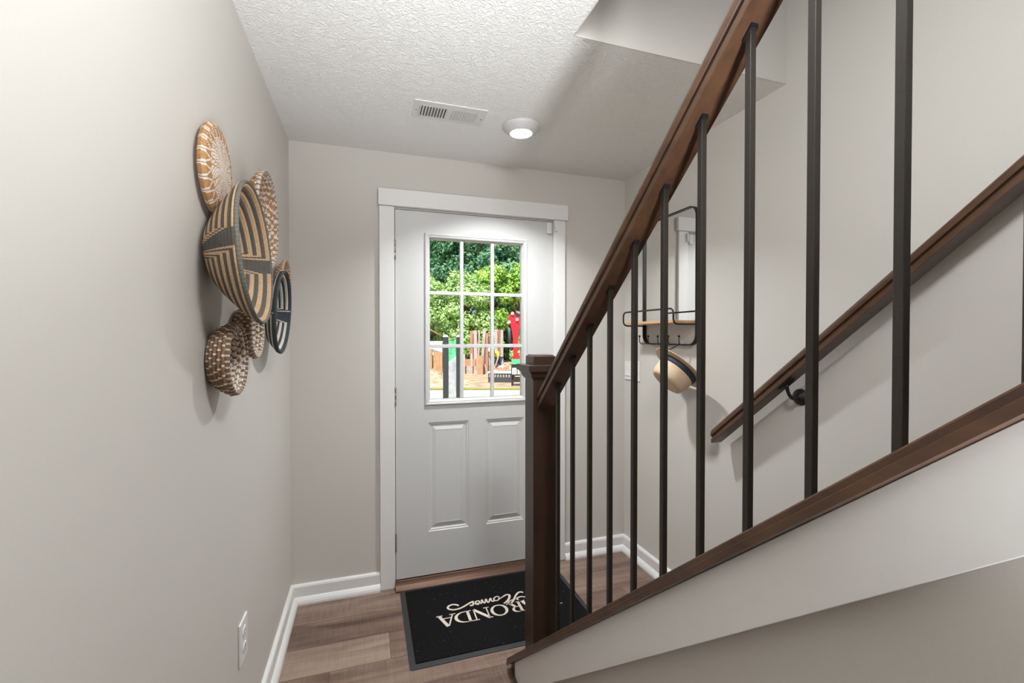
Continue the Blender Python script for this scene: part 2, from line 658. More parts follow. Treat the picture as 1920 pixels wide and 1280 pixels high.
# ------------------------------------------------------------------ setting: room shell
T = 0.15
struct('floor', MB().box(-T, 2.1, YB - T, 0.16, -0.10, 0.0), M['floor'], 'brown wood-look plank floor of the entry hall', 'floor')
struct('wall_left', MB().box(-T, 0.0, YB - T, T, 0.0, UP), M['wall'], 'long greige wall on the left with the woven baskets', 'wall')
DX0, DX1, DZ1 = 0.517, 1.450, 2.063
wb = MB()
wb.box(0.0, DX0, 0.0, T, 0.0, UP).box(DX1, WR, 0.0, T, 0.0, UP).box(DX0, DX1, 0.0, T, DZ1, UP)
struct('wall_back', wb, M['wall'], 'greige end wall around the front door', 'wall')
struct('wall_right', MB().box(WR, WR + T, YB - T, T, 0.0, UP), M['wall'], 'greige wall on the right above the stairs', 'wall')
struct('wall_behind', MB().box(0.0, WR, YB - T, YB, 0.0, UP), M['wall'], 'wall closing the hall behind the viewer', 'wall')
cl = MB()
cl.box(0.0, WR, -1.1565, 0.0, H, H + 0.12).box(0.0, 1.0265, YB, -1.1565, H, H + 0.12)
struct('ceiling', cl, M['ceiling'], 'white brush-textured ceiling over the entry', 'ceiling')
struct('wall_header', MB().box(1.0265, WR, -1.16, -1.1565, H, H + 0.12).box(1.0265, WR, -1.16, -1.06, H + 0.12, UP), M['wall'], 'drop face of the stairwell opening above the stairs', 'wall')
struct('wall_stairwell', MB().box(1.0265, 1.03, YB, -1.16, H, H + 0.12).box(0.93, 1.03, YB, -1.16, H + 0.12, UP), M['wall'], 'left side face of the stairwell opening overhead', 'wall')
struct('ceiling_upper', MB().box(-T, WR + T, YB - T, T, UP, UP + 0.2), M['ceiling'], 'ceiling over the stairwell upstairs', 'ceiling')
# wall carrying the stairs
z_w = lambda y: -0.639 - SL * y
y_top = -(H + 0.639) / SL
struct('wall_stair', MB().prism([(-0.8195, 0), (-0.8195, z_w(-0.8195)), (y_top, H), (YB, H), (YB, 0)], 'x', 0.970, 1.044), M['wall'],
       'greige wall under the stair stringer at lower right', 'wall')
# steps
stp = MB()
for k in range(11):
    y0 = -0.96 - 0.2317 * k
    stp.box(1.046, WR - 0.001, y0 - 0.26, y0 - 0.006, 0.197 * k + 0.001, 0.197 * (k + 1) - 0.028)
    stp.box(1.046, WR - 0.001, y0 - 0.25, y0 + 0.02, 0.197 * (k + 1) - 0.028, 0.197 * (k + 1), 0.006)
struct('stairs', stp, M['tread'], 'flight of stairs climbing behind the balustrade', 'stairs')

# baseboards with shoe moulding: profile (distance from wall, height)
BP = [(0, 0), (0.036, 0), (0.036, 0.010), (0.032, 0.021), (0.024, 0.031), (0.0165, 0.036), (0.0165, 0.084), (0.013, 0.092), (0.006, 0.096), (0, 0.096)]


def baseboard(name, p0, p1, out, label):
    return struct(name, MB().sweep(BP, p0, p1, out, (0, 0, 1)), M['trim'], label, 'baseboard')


baseboard('baseboard_left', (0, YB, 0), (0, -0.001, 0), (1, 0, 0), 'white baseboard along the left wall')
baseboard('baseboard_back', (0.001, 0, 0), (0.437, 0, 0), (0, -1, 0), 'short white baseboard between left corner and door casing')
baseboard('baseboard_back_right', (1.524, 0, 0), (WR - 0.001, 0, 0), (0, -1, 0), 'short white baseboard between door casing and right corner')
baseboard('baseboard_right', (WR, -0.001, 0), (WR, -0.93, 0), (-1, 0, 0), 'white baseboard along right wall behind the balusters')

# ------------------------------------------------------------------ door casing
struct('trim_1', MB().box(0.438, 0.515, -0.019, 0.0, 0.0, 2.067, 0.002), M['trim'], 'white door casing on the hinge side', 'door casing')
struct('trim_2', MB().box(1.449, 1.523, -0.019, 0.0, 0.0, 2.067, 0.002), M['trim'], 'white door casing on the right side, behind the handrail', 'door casing')
struct('trim_3', MB().box(0.434, 1.536, -0.030, 0.0, 2.068, 2.158, 0.002), M['trim'], 'wide white header board over the front door', 'door casing')
tp = [(-0.070, 0.0), (-0.070, 0.006), (-0.058, 0.012), (-0.046, 0.024), (-0.030, 0.029), (-0.012, 0.027), (-0.004, 0.030), (0.14, 0.033), (0.14, 0.0)]
struct('trim_4', MB().prism([(a, z) for a, z in tp], 'x', DX0 - 0.001, DX1 + 0.001), M['bronze'], 'bronze threshold under the front door', 'threshold')
jb = MB()
jb.box(DX0, DX0 + 0.0015, 0.0, T, 0.03, DZ1).box(DX1 - 0.0015, DX1, 0.0, T, 0.03, DZ1).box(DX0, DX1, 0.0, T, DZ1 - 0.002, DZ1)
jb.box(DX0, DX0 + 0.012, 0.047, 0.075, 0.033, DZ1).box(DX1 - 0.012, DX1, 0.047, 0.075, 0.033, DZ1).box(DX0, DX1, 0.047, 0.075, DZ1 - 0.014, DZ1)
struct('trim_5', jb, M['trim'], 'white jamb lining inside the door opening', 'door jamb')

# ------------------------------------------------------------------ front door
door = thing('door_1', 'white front door with nine-pane window and two raised panels', 'door', (0.52, 0, 0.034), None, 'structure')
dl, dr, db, dt = 0.5215, 1.4465, 0.0345, 2.0575
LX0, LX1, LZ0, LZ1 = 0.697, 1.263, 0.998, 1.924       # cut-out for the glazing
PX = [(0.698, 0.928), (1.029, 1.262)]
PZ0, PZ1 = 0.275, 0.887
xs = [dl, PX[0][0], PX[0][1], PX[1][0], PX[1][1], dr]
sl = MB()
y0d, y1d = 0.001, 0.044
sl.box(dl, dr, y0d, y1d, db, PZ0).box(dl, dr, y0d, y1d, PZ1, LZ0).box(dl, dr, y0d, y1d, LZ1, dt)
sl.box(dl, PX[0][0], y0d, y1d, PZ0, PZ1).box(PX[0][1], PX[1][0], y0d, y1d, PZ0, PZ1).box(PX[1][1], dr, y0d, y1d, PZ0, PZ1)
sl.box(dl, LX0, y0d, y1d, LZ0, LZ1).box(LX1, dr, y0d, y1d, LZ0, LZ1)
sl.build('door_slab', M['door'], door)
# dark weatherstrip gap round the slab
gp = MB()
gp.box(DX0 + 0.0015, DX0 + 0.004, 0.012, 0.046, 0.034, DZ1 - 0.002).box(DX0 + 0.002, 1.40, 0.012, 0.046, dt + 0.0005, DZ1 - 0.002)
gp.build('weatherstrip', M['rubber'], door)


def door_panel(x0, x1, z0, z1):
    b2 = bmesh.new()
    steps = [(0.0, 0.0), (0.004, 0.004), (0.010, 0.004), (0.016, 0.009), (0.022, 0.009), (0.044, 0.0025), (0.048, 0.0035)]
    rings = []
    for ins, dep in steps:
        rings.append([b2.verts.new((x, y0d + dep, z)) for x, z in ((x0 + ins, z0 + ins), (x1 - ins, z0 + ins), (x1 - ins, z1 - ins), (x0 + ins, z1 - ins))])
    for A, B in zip(rings, rings[1:]):
        for i in range(4):
            b2.faces.new((A[i], A[(i + 1) % 4], B[(i + 1) % 4], B[i]))
    b2.faces.new(rings[-1])
    bk = [b2.verts.new((v.co.x, y1d, v.co.z)) for v in rings[0]]
    for i in range(4):
        b2.faces.new((rings[0][i], bk[i], bk[(i + 1) % 4], rings[0][(i + 1) % 4]))
    b2.faces.new(bk[::-1])
    bmesh.ops.recalc_face_normals(b2, faces=b2.faces[:])
    mb = MB()
    mb.join(b2)
    return mb


for x0, x1 in PX:
    door_panel(x0, x1, PZ0, PZ1).build('door_panel', M['door'], door)

# glazing frame: moulded surround standing off the slab
fo = (0.680, 1.282, 0.984, 1.940)
prof_f = [(0.0, 0.001), (0.0, -0.006), (0.003, -0.009), (0.009, -0.0095), (0.012, -0.007), (0.020, -0.006), (0.024, -0.003), (0.026, 0.008), (0.029, 0.010), (0.0295, 0.020), (0.0295, 0.043), (0.018, 0.043)]
b2 = bmesh.new()
rings = []
for ins, y in prof_f:
    rings.append([b2.verts.new((x, y, z)) for x, z in ((fo[0] + ins, fo[2] + ins), (fo[1] - ins, fo[2] + ins), (fo[1] - ins, fo[3] - ins), (fo[0] + ins, fo[3] - ins))])
for A, B in zip(rings, rings[1:] + rings[:1]):
    for i in range(4):
        b2.faces.new((A[i], A[(i + 1) % 4], B[(i + 1) % 4], B[i]))
bmesh.ops.recalc_face_normals(b2, faces=b2.faces[:])
mb = MB()
mb.join(b2)
lite = mb.build('window_frame', M['door'], door)
gx0, gx1, gz0, gz1 = fo[0] + 0.0295, fo[1] - 0.0295, fo[2] + 0.0295, fo[3] - 0.0295
MB().box(gx0 - 0.003, gx1 + 0.003, 0.026, 0.030, gz0 - 0.003, gz1 + 0.003).build('window_glass', M['glass'], door)
for t in (1 / 3, 2 / 3):
    xc = gx0 + (gx1 - gx0) * t
    MB().prism([(xc - 0.010, 0.0255), (xc - 0.010, 0.0115), (xc - 0.0085, 0.009), (xc + 0.0085, 0.009), (xc + 0.010, 0.0115), (xc + 0.010, 0.0255)], 'z', gz0, gz1).build('muntin', M['door'], door)
    zc = gz0 + (gz1 - gz0) * t
    MB().prism([(0.0255, zc - 0.010), (0.0115, zc - 0.010), (0.0093, zc - 0.0085), (0.0093, zc + 0.0085), (0.0115, zc + 0.010), (0.0255, zc + 0.010)], 'x', gx0, gx1).build('muntin', M['door'], door)
for zc in (1.837, 1.042, 0.243):
    h = MB()
    h.lathe([(0, -0.056), (0.004, -0.054), (0.0055, -0.050), (0.0062, -0.049), (0.0062, -0.017), (0.0058, -0.0165), (0.0062, -0.016), (0.0062, 0.016), (0.0058, 0.0165), (0.0062, 0.017), (0.0062, 0.049), (0.0055, 0.050), (0.004, 0.055), (0, 0.057)], 14,
            Matrix.Translation((0.5185, -0.006, zc)))
    h.box(0.519, 0.5195, -0.004, 0.03, zc - 0.049, zc + 0.049)
    hg = h.build('hinge', M['hinge'], door)
# knob and deadbolt (behind the newel from here)
k = MB()
R90 = Matrix.Rotation(PI / 2, 4, 'X')
k.lathe([(0, 0), (0.032, 0), (0.032, 0.004), (0.028, 0.008), (0.011, 0.010), (0.011, 0.03), (0.022, 0.036), (0.027, 0.048), (0.024, 0.060), (0.012, 0.066), (0, 0.067)], 28, Matrix.Translation((1.385, 0.001, 0.93)) @ R90)
k.build('door_knob', M['hinge'], door)

# alarm contact at the top corner of the door
s = MB().box(1.404, 1.436, -0.016, 0.0005, 1.985, 2.052, 0.004)
tag(s.build('contact_sensor', M['plastic'], None, (1.42, 0, 2.02)), 'white alarm sensor on the top right corner of the door', 'door sensor')
s = MB().box(1.450, 1.467, -0.033, -0.0195, 1.997, 2.052, 0.005)
tag(s.build('sensor_magnet', M['plastic'], None, (1.458, -0.02, 2.02)), 'narrow white sensor magnet on the casing beside the door', 'door sensor')

# ------------------------------------------------------------------ ceiling register and lamp
vent = thing('ceiling_vent', 'white rectangular air register on the ceiling near the door', 'air vent', (0.725, -0.525, H))
vx0, vx1, vy0, vy1 = 0.570, 0.886, -0.600, -0.448
vf = MB()
zt, zb = H - 0.0005, H - 0.0045
SX = [(0.594, 0.716), (0.728, 0.850)]
sy0, sy1 = -0.560, -0.470
b2 = MB()
b2.box(vx0, vx1, vy0, sy0, zb, zt).box(vx0, vx1, sy1, vy1, zb, zt)
b2.box(vx0, SX[0][0], sy0, sy1, zb, zt).box(SX[0][1], SX[1][0], sy0, sy1, zb, zt).box(SX[1][1], vx1, sy0, sy1, zb, zt)
b2.box(vx0 + 0.004, vx1 - 0.004, vy0 + 0.004, vy1 - 0.004, zt - 0.0002, zt)
b2.build('register_frame', M['louver'], vent)
MB().box(SX[0][0], SX[1][1], sy0, sy1, zt - 0.0009, zt - 0.0003).build('duct_opening', M['slotdark'], vent)['label'] = 'dark duct opening behind the louvers'
for bank, (a, c) in enumerate(SX):
    for i in range(10):
        x = a + 0.004 + (c - a - 0.008) * i / 9
        tilt = -0.62 if bank == 0 else 0.5
        lm = MB()
        mt = Matrix.Translation((x, 0, H - 0.0042)) @ Matrix.Rotation(tilt, 4, 'Y')
        lm.box(-0.0055, 0.0055, sy0, sy1, -0.0006, 0.0006, mtx=mt)
        lm.build('louver', M['louver'], vent)
for x in (0.582, 0.872):
    MB().lathe([(0, -0.0015), (0.003, -0.001), (0.004, 0)], 12, Matrix.Translation((x, -0.515, zb))).build('screw', M['hinge'], vent)

lamp = thing('ceiling_light', 'round white disc light, switched on, on the ceiling near the door', 'ceiling light', (1.073, -0.497, H))
lx, ly = 1.073, -0.497
MB().lathe([(0.0, 0.0), (0.090, 0.0), (0.090, -0.004), (0.084, -0.012), (0.070, -0.024), (0.060, -0.032), (0.0565, -0.0345), (0.053, -0.0335), (0.052, -0.030), (0.0, -0.030)], 64,
           Matrix.Translation((lx, ly, H))).build('lamp_rim', M['rimpaint'], lamp)
MB().lathe([(0.0, -0.036), (0.025, -0.0355), (0.045, -0.034), (0.0525, -0.031)], 48, Matrix.Translation((lx, ly, H))).build('diffuser', M['lamp'], lamp)['label'] = 'glowing diffuser'
ll = area('entry_lamp_light', (lx, ly, H - 0.042), 0.10, 11.5, spread=2.15)

# ------------------------------------------------------------------ left wall outlet, right wall switch
out = thing('power_outlet', 'white duplex power outlet low on the left wall', 'outlet', (0, -0.938, 0.426))
MB().box(0.0, 0.007, -0.981, -0.897, 0.361, 0.491, 0.003).build('cover_plate', M['plastic'], out)
for zc in (0.451, 0.401):
    sk = MB()
    pts = []
    for i in range(28):
        a = 2 * PI * i / 28
        pts.append((-0.939 + 0.0172 * math.cos(a), zc + max(-0.0145, min(0.0145, 0.0182 * math.sin(a)))))
    sk.prism(pts, 'x', 0.006, 0.0095)
    so = sk.build('socket', M['plastic'], out)
    sl_ = MB()
    sl_.box(0.0088, 0.0097, -0.9465, -0.9445, zc - 0.002, zc + 0.007).box(0.0088, 0.0097, -0.9335, -0.9315, zc - 0.002, zc + 0.006)
    sl_.box(0.0088, 0.0097, -0.941, -0.937, zc - 0.010, zc - 0.006)
    sl_.build('socket_slots', M['slotdark'], so)
MB().lathe([(0, 0.0015), (0.003, 0.001), (0.0035, 0)], 12, Matrix.Translation((0.007, -0.939, 0.426)) @ Matrix.Rotation(PI / 2, 4, 'Y')).build('screw', M['plastic'], out)

sw = thing('light_switch', 'white switch plate on the right wall beside the corner', 'light switch', (WR, -0.095, 1.152))
MB().box(WR - 0.007, WR, -0.176, -0.014, 1.094, 1.212, 0.003).build('cover_plate', M['plastic'], sw)
for yc in (-0.141, -0.095, -0.049):
    r = MB()
    r.prism([(WR - 0.0065, 1.119), (WR - 0.012, 1.121), (WR - 0.008, 1.153), (WR - 0.0085, 1.185), (WR - 0.0065, 1.187)], 'y', yc - 0.0165, yc + 0.0165)
    r.build('rocker', M['plastic'], sw)

# ------------------------------------------------------------------ stair balustrade
UN = Vector((0, 0.85, 1.0)).normalized()              # up, square to the slope


def rail_profile():
    half = [(0.0285, 0.0), (0.0295, 0.002), (0.0295, 0.013), (0.0285, 0.0145), (0.0235, 0.0165), (0.0235, 0.020), (0.027, 0.0225), (0.0315, 0.0235), (0.0325, 0.026), (0.0325, 0.034), (0.030, 0.041), (0.024, 0.0465), (0.014, 0.0495), (0.0, 0.0505)]
    return [(-s, q) for s, q in half[:-1]] + [half[-1]] + [(s, q) for s, q in half[-2::-1]]


z_r = lambda y: 0.2416 - SL * y        # underside of the handrail
z_c = lambda y: -0.6087 - SL * y       # top of the base rail
BX = 0.9825
railing = thing('stair_railing', 'dark walnut stair balustrade with square black balusters and newel post', 'stair railing', (BX, -0.95, 0.16))


def plumb_rail(ya, yb, zf, xc, half_lo=1.0):
    # ends cut plumb: every profile point slides along the slope until it meets the end plane
    b2 = bmesh.new()
    pr = rail_profile()
    A, B = [], []
    for s, q in pr:
        for y_end, L in ((ya, A), (yb, B)):
            o = UN * q
            y = y_end - o.y
            L.append(b2.verts.new((xc + s, y_end, zf(y) + o.z)))
    k = len(pr)
    b2.faces.new(A)
    b2.faces.new(B[::-1])
    for i in range(k):
        b2.faces.new((A[i], B[i], B[(i + 1) % k], A[(i + 1) % k]))
    bmesh.ops.recalc_face_normals(b2, faces=b2.faces[:])
    mb = MB()
    mb.join(b2)
    return mb


hr = plumb_rail(-1.0218, -2.95, z_r, BX).build('handrail', M['rail'], railing)

# base rail (cap on the stringer)
b2 = bmesh.new()
cp = [(0.9157, -0.0285), (0.9157, -0.0143), (0.9175, -0.0128), (0.9175, -0.003), (0.920, 0.0), (1.049, 0.0), (1.049, -0.0285)]
A = [b2.verts.new((x, -0.766, z_c(-0.766) + z)) for x, z in cp]
B = [b2.verts.new((x, -3.4, z_c(-3.4) + z)) for x, z in cp]
b2.faces.new(A)
b2.faces.new(B[::-1])
for i in range(len(cp)):
    b2.faces.new((A[i], B[i], B[(i + 1) % len(cp)], A[(i + 1) % len(cp)]))
bmesh.ops.recalc_face_normals(b2, faces=b2.faces[:])
mb = MB()
mb.join(b2)
mb.build('base_rail', M['rail'], railing)

nx0, nx1, ny0, ny1 = 0.938, 1.0258, -1.0208, -0.9334
nw = MB()
b2 = bmesh.new()
bmesh.ops.create_cube(b2, size=1)
for v in b2.verts:
    x = nx0 if v.co.x < 0 else nx1
    y = ny0 if v.co.y < 0 else ny1
    v.co = Vector((x, y, z_c(y) - 0.001 if v.co.z < 0 else 1.244))
bmesh.ops.bevel(b2, geom=b2.edges[:], offset=0.002, segments=2, profile=0.5, affect='EDGES')
nw.join(b2)
newel = nw.build('newel_post', M['newel'], railing)
# cap: cove moulding, plate, top block
pc = MB()
ring = [(0.000, 1.212), (0.003, 1.2125), (0.004, 1.216), (0.008, 1.219), (0.011, 1.226), (0.012, 1.2345), (0.018, 1.236), (0.0185, 1.2405), (0.026, 1.2425), (0.026, 1.262), (0.025, 1.2635), (-0.002, 1.2638), (-0.002, 1.2935), (-0.010, 1.3000)]
b2 = bmesh.new()
R_ = []
for o_, z in ring:
    R_.append([b2.verts.new(p) for p in ((nx0 - o_, ny0 - o_, z + 0.002), (nx1 + o_, ny0 - o_, z + 0.002), (nx1 + o_, ny1 + o_, z + 0.002), (nx0 - o_, ny1 + o_, z + 0.002))])
for A, B in zip(R_, R_[1:]):
    for i in range(4):
        b2.faces.new((A[i], A[(i + 1) % 4], B[(i + 1) % 4], B[i]))
b2.faces.new(R_[-1])
b2.faces.new(R_[0][::-1])
bmesh.ops.recalc_face_normals(b2, faces=b2.faces[:])
pc.join(b2)
pc.build('post_cap', M['newel'], newel)

BS = 0.0060
for k in range(11):
    y = -1.1373 - 0.1123 * k
    b2 = bmesh.new()
    bmesh.ops.create_cube(b2, size=1)
    for v in b2.verts:
        vy = y + (BS if v.co.y > 0 else -BS)
        v.co = Vector((BX + (BS if v.co.x > 0 else -BS), vy, z_c(vy) - 0.0005 if v.co.z < 0 else z_r(vy) + 0.0005))
    bmesh.ops.bevel(b2, geom=[e for e in b2.edges if abs(e.verts[0].co.z - e.verts[1].co.z) > 0.3], offset=0.0008, segments=1, affect='EDGES')
    bb = MB()
    bb.join(b2)
    bal = bb.build('baluster', M['iron'], railing)
    # small angled fixing under the rail
    b3 = bmesh.new()
    bmesh.ops.create_cube(b3, size=1)
    for v in b3.verts:
        vy = y + (0.0085 if v.co.y > 0 else -0.0085)
        v.co = Vector((BX + (0.0075 if v.co.x > 0 else -0.0075), vy, z_r(vy) + (0.0 if v.co.z > 0 else -0.008)))
    bc = MB()
    bc.join(b3)
    bc.build('baluster_bracket', M['black'], bal)

# white stringer board, its dark end block
sk = MB().prism([(-0.8194, 0.0005), (-0.8194, -0.6377 + SL * 0.8194), (-3.4, -0.6377 + SL * 3.4), (-3.4, -0.762 + SL * 3.4), (-0.897, 0.0005)], 'x', 0.9353, 0.9698, 0.001)
struct('trim_6', sk, M['trim'], 'white sloping stringer board under the walnut base rail', 'stair stringer')
struct('trim_7', MB().prism([(-0.8189, 0.0005), (-0.8189, 0.0575), (-0.769, 0.0155), (-0.769, 0.0005)], 'x', 0.936, 1.043), M['newel'], 'dark wooden end block at the foot of the stringer', 'stair trim')

# ------------------------------------------------------------------ wall handrail
wr = thing('wall_handrail', 'dark walnut handrail bracketed to the right wall above the stairs', 'handrail', (1.88, -0.87, 0.9))
z_wr = lambda y: 0.146 - SL * y
plumb_rail(-0.872, -2.9, z_wr, 1.88).build('rail', M['rail'], wr)
for yb in (-1.232, -2.55):
    zb = 0.090 - SL * yb
    br = MB()
    br.tube(bez((1.935, yb, zb - 0.002), (1.905, yb, zb - 0.010), (1.886, yb + 0.004, zb + 0.0), (1.880, yb + 0.004, z_wr(yb + 0.004) - 0.002), 12), [0.0075] * 6 + [0.0065] * 7, 12)
    bk = br.build('bracket', M['black'], wr)
    MB().lathe([(0, 0.022), (0.009, 0.021), (0.014, 0.016), (0.024, 0.011), (0.031, 0.006), (0.032, 0.0)], 32, Matrix.Translation((WR, yb, zb)) @ Matrix.Rotation(-PI / 2, 4, 'Y')).build('rosette', M['black'], bk)
    b2 = MB()
    pl_ = Matrix.Translation((1.88, yb + 0.004, z_wr(yb + 0.004) - 0.0025)) @ Matrix.Rotation(-math.atan(SL), 4, 'X')
    b2.box(-0.012, 0.012, -0.032, 0.032, -0.0018, 0.0018, 0.0015, mtx=pl_)
    b2.build('saddle_plate', M['black'], bk)

# ------------------------------------------------------------------ mirror rack with shelf and hooks
rack = thing('wall_mirror_rack', 'black framed mirror rack with wooden shelf and hooks on the right wall', 'mirror rack', (WR, -0.46, 1.33))
fy0, fy1, fz0, fz1 = -0.684, -0.232, 1.322, 2.024
FR = 0.055


def strip_frame(mb, y0, y1, z0, z1, r, t, x0, x1):
    o_ = rr_path((y0, z0), (y1, z1), r, 9)
    i_ = rr_path((y0 + t, z0 + t), (y1 - t, z1 - t), r - t, 9)
    b2 = bmesh.new()
    k = len(o_)
    vo = [[b2.verts.new((x, p[0], p[1])) for p in P] for x in (x0, x1) for P in (o_, i_)]
    O0, I0, O1, I1 = vo
    for i in range(k):
        j = (i + 1) % k
        for q in ((O0[i], O0[j], O1[j], O1[i]), (I0[i], I1[i], I1[j], I0[j]), (O0[i], I0[i], I0[j], O0[j]), (O1[i], O1[j], I1[j], I1[i])):
            b2.faces.new(q)
    bmesh.ops.recalc_face_normals(b2, faces=b2.faces[:])
    mb.join(b2)


f = MB()
strip_frame(f, fy0, fy1, fz0, fz1, FR, 0.006, WR - 0.0235, WR - 0.0005)
f.build('frame', M['black'], rack)
zs = 1.428                                         # shelf wire level
mp_ = [(fy0 + 0.006, zs + 0.004), (fy1 - 0.006, zs + 0.004)]
rr = [p for p in rr_path((fy0 + 0.006, fz0), (fy1 - 0.006, fz1 - 0.006), FR - 0.006, 9) if p[1] > zs + 0.1]
poly = [(fy1 - 0.006, zs + 0.004)] + rr + [(fy0 + 0.006, zs + 0.004)]
MB().prism(poly, 'x', WR - 0.012, WR - 0.003).build('mirror', M['mirror'], rack)
sxf = 1.793
MB().box(sxf + 0.008, WR - 0.013, fy0 + 0.012, fy1 - 0.012, zs + 0.006, zs + 0.020, 0.002).build('shelf_board', M['shelfwood'], rack)['label'] = 'pale wooden shelf board'
g = MB()
zg = 1.505
path = fillet([(WR - 0.016, fy1 - 0.003, zs), (sxf, fy1 - 0.003, zs), (sxf, fy1 - 0.003, zg), (sxf, fy0 + 0.003, zg), (sxf, fy0 + 0.003, zs), (WR - 0.016, fy0 + 0.003, zs)], 0.030, 8)
g.tube(path, 0.0046, 10)
g.build('guard_rail', M['black'], rack)
for yh in (-0.262, -0.347, -0.433, -0.523, -0.608):
    hk = MB()
    hp = fillet([(WR - 0.02, yh, fz0 + 0.003), (1.884, yh, fz0 + 0.002), (1.884, yh, 1.366)], 0.02, 7)
    hk.tube(hp, 0.0023, 8)
    b2 = bmesh.new()
    bmesh.ops.create_uvsphere(b2, u_segments=14, v_segments=10, radius=0.0062)
    for fc in b2.faces:
        fc.smooth = True
    hk.join(b2, Matrix.Translation((1.884, yh, 1.368)))
    hk.build('hook', M['black'], rack)

# ------------------------------------------------------------------ straw hat hung by its cord
hat = thing('straw_hat', 'straw sun hat with navy band hanging by its cord from the last hook', 'hat', (1.86, -0.65, 1.2))
hc = Vector((1.834, -0.674, 1.212))
ax = Vector((-0.701, 0.104, -0.706)).normalized()        # direction from brim to crown top
sx_ = Vector((1, 0, 0))
sx_ = (sx_ - ax * sx_.dot(ax)).normalized()
sy_ = ax.cross(sx_)
HM = Matrix((( sx_.x, sy_.x, ax.x, hc.x), (sx_.y, sy_.y, ax.y, hc.y), (sx_.z, sy_.z, ax.z, hc.z), (0, 0, 0, 1)))
cr = MB()
cr.lathe([(0.097, 0.0), (0.094, 0.028), (0.090, 0.06), (0.085, 0.085), (0.078, 0.098), (0.066, 0.103), (0.045, 0.099), (0.020, 0.094), (0.0, 0.093), (0.0, 0.090), (0.045, 0.096), (0.066, 0.099), (0.076, 0.094), (0.087, 0.06), (0.093, 0.0)], 56, HM)
cr.build('crown', M['straw'], hat)
bm_ = MB()
bm_.lathe([(0.094, 0.001), (0.110, -0.001), (0.126, -0.0005), (0.139, 0.001), (0.141, -0.0005), (0.139, -0.002), (0.126, -0.0035), (0.108, -0.004), (0.093, -0.003)], 56, HM)
bm_.build('brim', M['straw'], hat)
bd = MB()
bd.lathe([(0.0985, 0.002), (0.0965, 0.018), (0.0952, 0.028), (0.0935, 0.028), (0.0965, 0.002)], 56, HM)
bd.build('hat_band', M['navy'], hat)
cd = MB()
hookp = Vector((1.887, -0.6085, 1.329))
rim_pts = [HM @ Vector((0.132 * math.cos(a), 0.132 * math.sin(a), -0.003)) for a in [2 * PI * i / 72 for i in range(72)]]
p1 = min(rim_pts, key=lambda q: (q - hookp - Vector((0, 0.03, 0))).length)
p2 = min(rim_pts, key=lambda q: (q - hookp - Vector((0, -0.035, -0.02))).length)
cd.tube([hookp + Vector((0, 0.002, 0.001)), hookp * 0.5 + p1 * 0.5 + Vector((0, 0.006, 0)), p1], 0.0016, 8)
cd.tube([hookp + Vector((0, -0.002, 0.001)), hookp * 0.45 + p1 * 0.55 + Vector((-0.006, 0.002, 0)), p1 + Vector((0, 0.004, 0))], 0.0016, 8)
cd.tube([hookp + Vector((0, -0.006, 0)), hookp * 0.5 + p2 * 0.5 + Vector((0, -0.003, 0)), p2], 0.0016, 8)
cd.build('cord', M['black'], hat)

# ------------------------------------------------------------------ baskets on the left wall
random.seed(4)
TAN = (0.60, 0.40, 0.235)
GREY = (0.115, 0.110, 0.095)
NAVY = (0.050, 0.060, 0.066)
CREAM = (0.66, 0.60, 0.52)
STRAW = (0.42, 0.24, 0.125)
BRN = (0.26, 0.155, 0.09)
WHT = (0.76, 0.70, 0.64)


